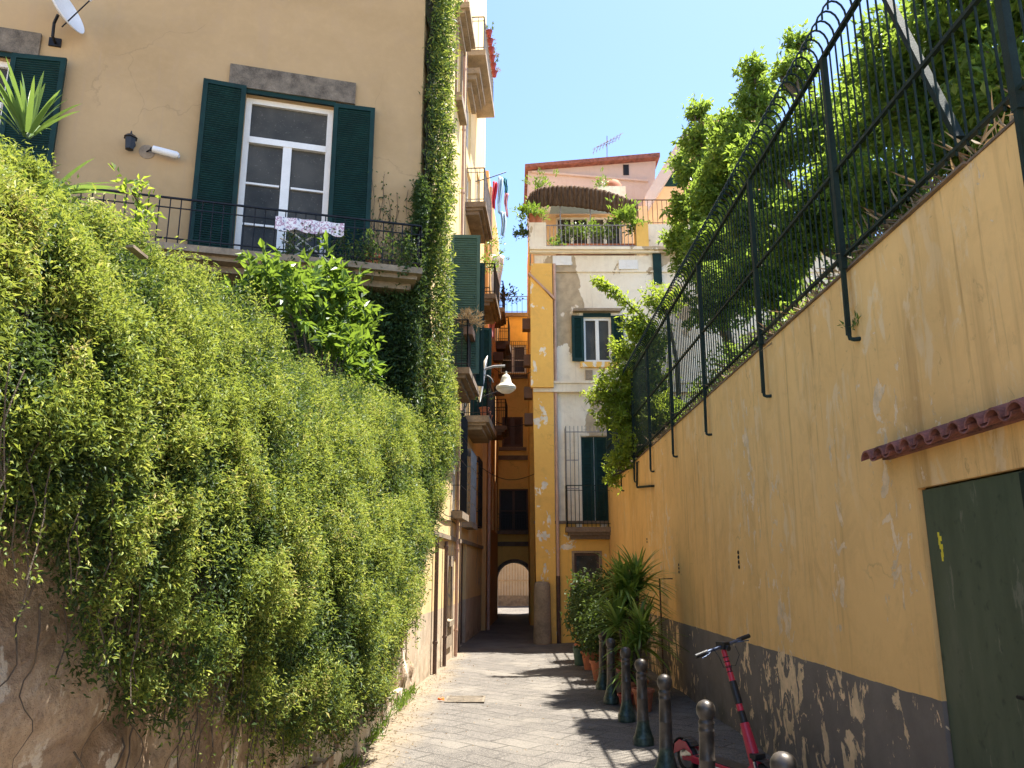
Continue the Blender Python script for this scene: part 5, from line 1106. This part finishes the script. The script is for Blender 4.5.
for u_, v_ in ((607, 148),):
    a_ = onY(u_, 158, Yg_+1); t_ = onY(u_, 136, Yg_+1); an = MB().tube([a_, t_], .018, 6)
    for k, (du, dv) in enumerate(((16, -9), (12, -5), (-9, 5))): an.tube([onY(u_-du*.9, v_-4+dv*-.6, Yg_+1), onY(u_+du, v_-6+dv, Yg_+1)], .010, 5)
    for k in range(9): q = onY(u_-13+3.2*k, v_+3-1.8*k, Yg_+1); an.tube([q-(0, .25, 0.0), q+(0, .25, 0)], .008, 4); an.tube([q-(0.05, 0, .10), q+(0.05, 0, .10)], .008, 4)
    an.build('antenna', M['greyiron'], label='thin television antenna on the pink house roof', cat='antenna')
# roof slab sloping up on right + wall beneath
Ye = 24.0; K = empty('gabled_house', (5, Ye, 0), 'peach house with broad pink sloping eave beside the tree', 'building')
q = [onY(u_, v_, Ye) for u_, v_ in ((646, 212), (645, 196), (686, 128), (700, 128))]; MB().poly([tuple(p) for p in q], (0, 2.2, 0)).build('sloping_eave', M['pink'], K, smooth=False)
q = [onY(u_, v_, Ye+.5) for u_, v_ in ((636, 232), (642, 208), (700, 120), (760, 120), (760, 232))]; MB().poly([tuple(p) for p in q], (0, 3, 0)).build('wall', M['peach'], K, smooth=False)
q = [onY(u_, v_, Ye+.46) for u_, v_ in ((659, 186), (680, 158), (682, 186))]; MB().poly([tuple(p) for p in q], (0, .05, 0)).build('triangular_window', M['green'], K, smooth=False)
MB().box(3.2, 9.4, Ye+.6, Ye+3.4, ZT-.2, 12).build('lower_wall', M['peach'], K, smooth=False)
c = onY(613, 192, 22.9); ch_ = MB().box(c[0]-.5, c[0]+.35, 22.6, 23.2, zc-.2, c[2]+.05).build('chimney', M['cream_far'], label='squat cream chimney with clay cap behind reed screen', cat='chimney', smooth=False); MB().lathe((c[0], 22.9, c[2]+.052), [(.3, 0), (.28, .12), (.2, .28), (.06, .36)], 14).build('clay_cap', M['terracotta'], ch_)
# terrace plants
tp = [(535, 218, 20.05, .32, 320, .10, 'citrus', 'bushy plant in pot at the left corner of roof terrace'), (527, 215, 20.2, .34, 320, .11, 'citrus', 'light green climber tumbling over left edge of roof terrace'), (523, 236, 20.1, .26, 260, .10, 'darkleaf', 'darker trailing plant hanging down the side of roof terrace'),
      (572, 236, 20.4, .34, 360, .09, 'darkleaf', 'left green plant in terrace trough behind the railing'), (588, 235, 20.4, .36, 360, .09, 'citrus', 'middle green plant in terrace trough behind the railing'), (605, 236, 20.4, .34, 360, .09, 'darkleaf', 'right green plant in terrace trough behind the railing'),
      (625, 222, 20.3, .42, 520, .13, 'citrus', 'bright yellow green shrub at right end of terrace railing'), (638, 232, 20.1, .3, 220, .12, 'citrus', 'small bright shrub spilling over the right terrace pier'), (556, 246, 20.05, .2, 120, .10, 'citrus', 'pale spiky plant low at left end of terrace railing'), (540, 190, 22.2, .4, 300, .10, 'citrus', 'yellow green creeper on upper left of penthouse'), (604, 186, 22.5, .3, 160, .09, 'citrus', 'small yellow plant behind the reed screen')]
for (u_, v_, Y, r, n, L, mt, lb_) in tp: plant_at('terrace_plant', onY(u_, v_, Y), r, n, L, lb_, mt, 'plants on the roof terrace')
for k, u_ in enumerate((533, 538)): pot(MB(), onY(u_, 223, 20.1)-(0, 0, .05), .13, .28).build('flower_pot', M['terracotta'], label=['left clay pot on the corner pier of roof terrace', 'right clay pot on the corner pier of roof terrace'][k], cat='flower pot')
tg = MB(); a_ = onY(556, 252, 20.3); b__ = onY(634, 250, 20.3); e = MB().box(a_[0], b__[0], 20.18, 20.45, ZT, ZT+.32); e.build('planter', M['terracotta'], label='long terracotta planter behind the terrace railing', cat='planter', smooth=False)

# cables across alley
for k, (p, q_, lb_) in enumerate((((sl(20)[0], 20, 4.4), (.7, 21, 4.2), 'lowest thin cable strung across the alley'), ((sl(22)[0], 22, 6.1), (.72, 22.5, 5.9), 'middle thin cable strung across the alley'), ((sl(25)[0], 25, 8.2), (.76, 25, 8.0), 'upper thin cable strung across the alley'))):
    p = np.array(p); q_ = np.array(q_); pts = [p*(1-t)+q_*t-np.array((0, 0, .35*math.sin(t*math.pi))) for t in np.linspace(0, 1, 12)]; MB().tube(pts, .009, 5).build('overhead_cable', M['iron'], label=lb_, cat='cable', group='cables strung over the alley')
for h_ in ((532.5, 355), (533, 388), (533.5, 415), (531, 318)):
    a_ = onY(*h_, YF-.05); MB().box(a_[0]-.22, a_[0]-.0, YF+.4, YF+.7, a_[2]-.16, a_[2]+.14).build('bracket_box', M['brown'], Fb, smooth=False)
# =================================================================== TREES (garden on right)
def tree(name, base, crowns, nl, L, label, mat='tree', ratio=.42, trunk_r=.13, limbs=True, group=None, lean=None):
    """crowns: list of (centre, radius); shoots of leaves through the crown volume on real twigs"""
    base = np.array(base, float); root = empty(name, tuple(base), label, 'tree', group)
    tot = sum(r**2 for _, r in crowns); P = []; D = []; tb = MB()
    fork = base+((np.mean([c for c, _ in crowns], 0)-base)*.45 if lean is None else np.array(lean))
    tb.tube([base-(0, 0, .2), base*.5+fork*.5+rng.normal(0, .05, 3), fork], [trunk_r*1.2, trunk_r, trunk_r*.75], 9)
    for c, r in crowns:
        c = np.array(c, float); mid = fork*.5+c*.5+rng.normal(0, r*.15, 3); tb.tube([fork, mid, c], [trunk_r*.55, trunk_r*.35, trunk_r*.12], 6)
        m = max(6, int(nl*r**2/tot/15)); k = 0; q = rng.normal(0, 1, (m*3, 3)); q = unit(q)*(rng.random((m*3, 1))**.42); q[:, 2] *= .9
        nz = fbm(q*2.1+c, 2); q = q[nz > -.25][:m]
        ctr = c+q*r*(1+.25*vnoise(q*2.4+c*3)[:, None])
        for j in range(0, len(ctr), 9): tb.tube([mid*.3+c*.7, (c+ctr[j])*.5+rng.normal(0, .05, 3), ctr[j]], [trunk_r*.14, trunk_r*.09, .004], 4, False)
        for s_, qq in zip(ctr, q):
            ax = qq*1.0+rng.normal(0, .45, 3)+(0, 0, .45); ax /= np.linalg.norm(ax); t = rng.random(15); P.append(s_+ax*((t-.5)*L*2.6)[:, None]+rng.normal(0, L*.2, (15, 3))); D.append(ax*.6+rng.normal(0, .8, (15, 3)))
    P = np.concatenate(P); D = np.concatenate(D); n = len(P); U = rng.normal(0, .55, (n, 3))+(0, 0, 1)
    ll = rng.uniform(.6, 1.25, n)*L; tb.build('trunk', M['bark'], root); leaves('crown', P, D, U, ll, ll*ratio*rng.uniform(.8, 1.2, n), M[mat], parent=root); return root
def cw(l): return [(onY(u, v, Y), r/FPX*(Y*1.1)*.86) for u, v, Y, r in l]
GZ = 3.6
tree('garden_tree', (5.0, 6.3, GZ), cw([(905, 55, 5.6, 55), (960, 20, 5.0, 70), (1000, 90, 4.6, 60), (930, 110, 5.6, 60), (880, 120, 6.5, 50), (1040, -20, 4.4, 80), (890, 200, 6.5, 45), (960, 150, 5.4, 50)]), 26000, .088, 'broad leaved tree nearest the camera behind the iron fence')
tree('garden_tree', (4.4, 8.6, GZ), cw([(815, 130, 8.2, 40), (790, 75, 8.6, 22), (797, 45, 8.8, 13), (840, 190, 7.6, 45), (770, 160, 8.8, 38), (850, 130, 7.6, 35), (855, 85, 7.4, 22), (800, 230, 8.0, 45), (868, 70, 7.0, 22)]), 20000, .09, 'garden tree with narrow upright top behind middle of the iron fence')
tree('garden_tree', (4.6, 11.0, GZ), cw([(755, 75, 10.4, 17), (758, 105, 10.4, 26), (745, 150, 10.4, 36), (720, 190, 11, 36), (765, 220, 10, 45), (730, 130, 10.8, 25), (765, 280, 9.8, 45)]), 20000, .10, 'tall garden tree with pointed top left of the upright one')
tree('garden_tree', (4.3, 14.0, GZ), cw([(698, 112, 13, 13), (698, 140, 13, 20), (697, 175, 13, 24), (692, 215, 13.4, 27), (694, 255, 13.4, 28), (715, 250, 12.5, 35), (678, 162, 13.6, 9), (720, 300, 12, 38), (676, 240, 13.8, 12)]), 20000, .105, 'dark leaved tree farthest left behind fence, top against sky')
tree('garden_tree', (3.6, 15.6, GZ), cw([(650, 345, 15.5, 26), (635, 370, 15.5, 28), (620, 390, 15.5, 26), (600, 395, 15.5, 16), (640, 405, 15.5, 30), (615, 420, 15.5, 22), (650, 435, 15, 25), (630, 445, 15.4, 22), (648, 385, 15.6, 26), (618, 462, 15.6, 14), (612, 478, 15.8, 11), (640, 330, 15.6, 16), (622, 350, 15.6, 13), (665, 300, 15.3, 22), (660, 415, 14.5, 25)]), 17000, .095, 'bright green tree overhanging far end of the ochre wall', 'lime', lean=(-.3, 0, .6))
# arching branch
br = empty('arching_branch', tuple(onY(655, 350, 15.3)), 'long arching leafy branch reaching left in front of cream wall', 'branch')
bp = [onY(u, v, 15.4) for u, v in ((665, 360), (655, 335), (640, 315), (622, 298), (608, 288), (597, 281))]; MB().tube(bp, [.03, .024, .02, .015, .01, .005], 6).build('stem', M['bark'], br)
ib = np.concatenate([np.linspace(a_, b__, 34) for a_, b__ in zip(bp, bp[1:])]); ib = np.repeat(ib, 4, 0)+rng.normal(0, .06, (len(ib)*4, 3)); n = len(ib)
leaves('foliage', ib, rng.normal(0, .7, (n, 3))+(-.4, 0, -.1), rng.normal(0, .5, (n, 3))+(0, 0, 1), rng.uniform(.07, .15, n), rng.uniform(.035, .06, n), M['lime'], parent=br)
bp = [onY(u, v, 15.3) for u, v in ((668, 345), (650, 330), (635, 326), (622, 322))]; ib = np.concatenate([np.linspace(a_, b__, 30) for a_, b__ in zip(bp, bp[1:])]); ib = np.repeat(ib, 4, 0)+rng.normal(0, .07, (len(ib)*4, 3)); n = len(ib)
leaves('side_foliage', ib, rng.normal(0, .7, (n, 3))+(-.4, 0, -.1), rng.normal(0, .5, (n, 3))+(0, 0, 1), rng.uniform(.07, .15, n), rng.uniform(.035, .06, n), M['lime'], parent=br)
# hedge filling behind the fence (low)
def shrub(name, c, r, n, L, label, mat):
    c = np.array(c, float); m = n//12; q = unit(rng.normal(0, 1, (m, 3)))*(rng.random((m, 1))**.5)*np.array(r); q[:, 2] = np.abs(q[:, 2]); Pn = np.repeat(c+q, 12, 0)+rng.normal(0, L*.9, (m*12, 3)); k = len(Pn)
    o = leaves(name, Pn, rng.normal(0, .8, (k, 3))+(-.2, 0, .3), rng.normal(0, .6, (k, 3))+(0, 0, 1), rng.uniform(.6, 1.3, k)*L, rng.uniform(.6, 1.2, k)*L*.45, M[mat], loc=tuple(c), label=label, cat='shrub', group='shrubs behind the iron fence')
    tb = MB()
    for j in range(0, m, max(1, m//22)): tb.tube([c-(0, 0, .1), c+q[j]*(.5, .5, .4)+rng.normal(0, .05, 3), c+q[j]], [.02, .012, .004], 5)
    tb.build('stems', M['bark'], o); return o
names = ['nearest shrub behind the fence at the right edge', 'second shrub behind fence, above green door', 'third shrub behind fence from the right', 'fourth shrub behind fence from the right', 'fifth shrub behind fence, middle of wall', 'sixth shrub behind fence from the right', 'seventh shrub behind fence from the right', 'farthest shrub behind fence by the overhanging tree']
for k, (x, y) in enumerate(((4.6, 3.6), (4.3, 5.4), (3.9, 7.2), (3.8, 9.0), (3.8, 10.8), (3.7, 12.5), (3.7, 14.2), (3.6, 16.6))):
    shrub('garden_shrub', (x, y, GZ), (.95, 1.05, 1.5+.1*(k % 3)), 6500, .08, names[k], 'tree')
for k, (x, y) in enumerate(((6.5, 5), (6.8, 8), (7, 11), (6.8, 14.5), (6.6, 17))):
    shrub('garden_shrub', (x, y, GZ), (1.5, 1.9, 3.0), 6500, .12, ['tall dense shrub deep in garden at right edge', 'tall dense shrub deep in garden, second from right', 'tall dense shrub deep in middle of garden', 'tall dense shrub deep in garden, second from far end', 'tall dense shrub deep at far end of garden'][k], 'tree')
# dry grass at foot of the fence
n = 5200; Y = rng.uniform(2.5, 18, n); Pd = np.stack([rng.uniform(XR+.08, XR+.7, n), Y, np.full(n, WT+.03)+rng.uniform(0, .12, n)], 1); 
leaves('dry_grass', Pd, rng.normal(0, .7, (n, 3))+(-.35, 0, .6), rng.normal(0, 1, (n, 3)), rng.uniform(.06, .28, n), rng.uniform(.006, .016, n), M['dry'], kind='stuff')
# tuft growing out of the wall
c = onX(853, 330, XR-.05); leaves('wall_weed', *bush(c, .09, 46, .045, None, .3), M['citrus'], loc=tuple(c), label='small green weed growing on a fence post foot in the ochre wall', cat='weed')

# =================================================================== POTTED PLANTS BY THE WALL
def yucca(c, ph, pr, stems, label, n=46, L=.5, W=.035, potm='terracotta', nm='potted_palm'):
    c = np.array(c, float); e = empty(nm, tuple(c), label, 'potted plant'); pot(MB(), c, pr, ph).build('pot', M[potm], e); MB().lathe(c+(0, 0, ph*.9), [(pr*.9, 0), (pr*.5, .01), (.01, .015)], 14).build('soil', M['soil'], e)
    tb = MB(); VV = []; FF = []; b = 0
    for (dx, dy, h) in stems:
        t = c+np.array((dx, dy, ph+h)); tb.tube([c+(dx*.3, dy*.3, ph*.85), c+(dx*.8, dy*.8, ph+h*.6), t], [.03, .024, .018], 7)
        az = rng.uniform(0, 2*math.pi, n); el = rng.uniform(-.15, 1.5, n); D = np.stack([np.cos(az)*np.cos(el), np.sin(az)*np.cos(el), np.sin(el)], 1)
        V, F = blades(t-D*.0-np.stack([0*az, 0*az, rng.uniform(0, .25, n)], 1), D, rng.uniform(.65, 1.1, n)*L, W, .30); VV.append(V); FF.append(F+b); b += len(V)
    tb.build('stem', M['bark'], e); fast_mesh('foliage', np.concatenate(VV), np.concatenate(FF), M['yucca'], parent=e); return e
yucca((1.66, 11.7, .0), .34, .20, [(0, 0, 1.05), (.14, .1, 1.25), (-.18, -.05, .75), (.16, -.1, .5), (-.08, .1, 1.2)], 'tallest sword leaved plant in a red pot against the ochre wall', 90, .78, .062, 'redpot')
yucca((1.60, 10.95, .0), .28, .16, [(0, 0, .45), (.08, -.05, .75), (-.1, 0, .25)], 'front sword leaved plant between two bollards', 65, .55, .045, 'terracotta')
yucca((1.85, 12.9, .0), .34, .2, [(0, 0, .9), (-.15, .1, .55), (.1, .1, 1.15)], 'sword leaved plant behind the tallest one', 55, .55, .045, 'redpot')
pot(MB(), (1.42, 10.6, 0), .10, .17).build('clay_pot', M['redpot'], label='small red pot on paving in front of palms', cat='pot')
pot(MB(), (1.60, 10.35, 0), .13, .26).build('clay_pot', M['terracotta'], label='empty dark terracotta pot behind third bollard', cat='pot')
def leafy_pot(c, ph, pr, R_, H_, n, L, label, pm='terracotta', mat='darkleaf'):
    c = np.array(c, float); e = empty('potted_shrub', tuple(c), label, 'potted plant'); pot(MB(), c, pr, ph).build('pot', M[pm], e); m = n//12
    q = unit(rng.normal(0, 1, (m, 3)))*(rng.random((m, 1))**.45)*np.array((R_, R_, H_/2)); ct = c+(0, 0, ph+H_*.5)+q; P = np.repeat(ct, 12, 0)+rng.normal(0, L*.8, (m*12, 3)); k = len(P)
    leaves('foliage', P, rng.normal(0, .8, (k, 3))+(0, 0, .1), rng.normal(0, .5, (k, 3))+(0, 0, 1), rng.uniform(.6, 1.2, k)*L, rng.uniform(.6, 1.2, k)*L*.5, M[mat], parent=e)
    tb = MB(); [tb.tube([c+(0, 0, ph*.8), c+(0, 0, ph+H_*.3)+q[j]*.4, ct[j]], [.014, .009, .003], 5) for j in range(0, m, max(1, m//12))]; tb.build('stem', M['bark'], e); return e
leafy_pot((1.40, 13.2, 0), .3, .18, .30, .9, 2000, .08, 'dark bushy potted shrub behind the palms')
leafy_pot((1.38, 14.6, 0), .3, .18, .32, 1.05, 2200, .09, 'potted shrub with dark glossy leaves, second from the far end', 'terracotta')
leafy_pot((1.38, 16.0, 0), .32, .18, .32, 1.3, 2200, .10, 'farthest potted shrub, left of the others near far wall', 'terracotta')
leafy_pot((1.75, 15.0, 0), .32, .2, .4, 1.35, 2200, .10, 'potted shrub against the ochre wall behind the row', 'redpot')
c = (1.25, 15.3, 0); e = empty('bucket', c, 'dull green plastic bucket among the potted shrubs', 'bucket'); MB().lathe(c, [(.11, 0), (.14, .30), (.15, .31), (.13, .31), (.11, .05), (.01, .05)], 16).build('bucket_body', M['green_light'], e); MB().tube([(c[0]+.14*math.cos(a_), c[1], .30+.13*math.sin(a_)) for a_ in np.linspace(0, math.pi, 10)], .005, 5).build('handle', M['greyiron'], e)
# thin iron frame behind the palms
MB().tube([(2.15, 12.0, 0), (2.15, 12.0, 1.55), (2.34, 12.0, 1.55)], .012, 6).build('plant_stake', M['rust'], label='thin rusty stake with a bent top behind the palms', cat='stake')
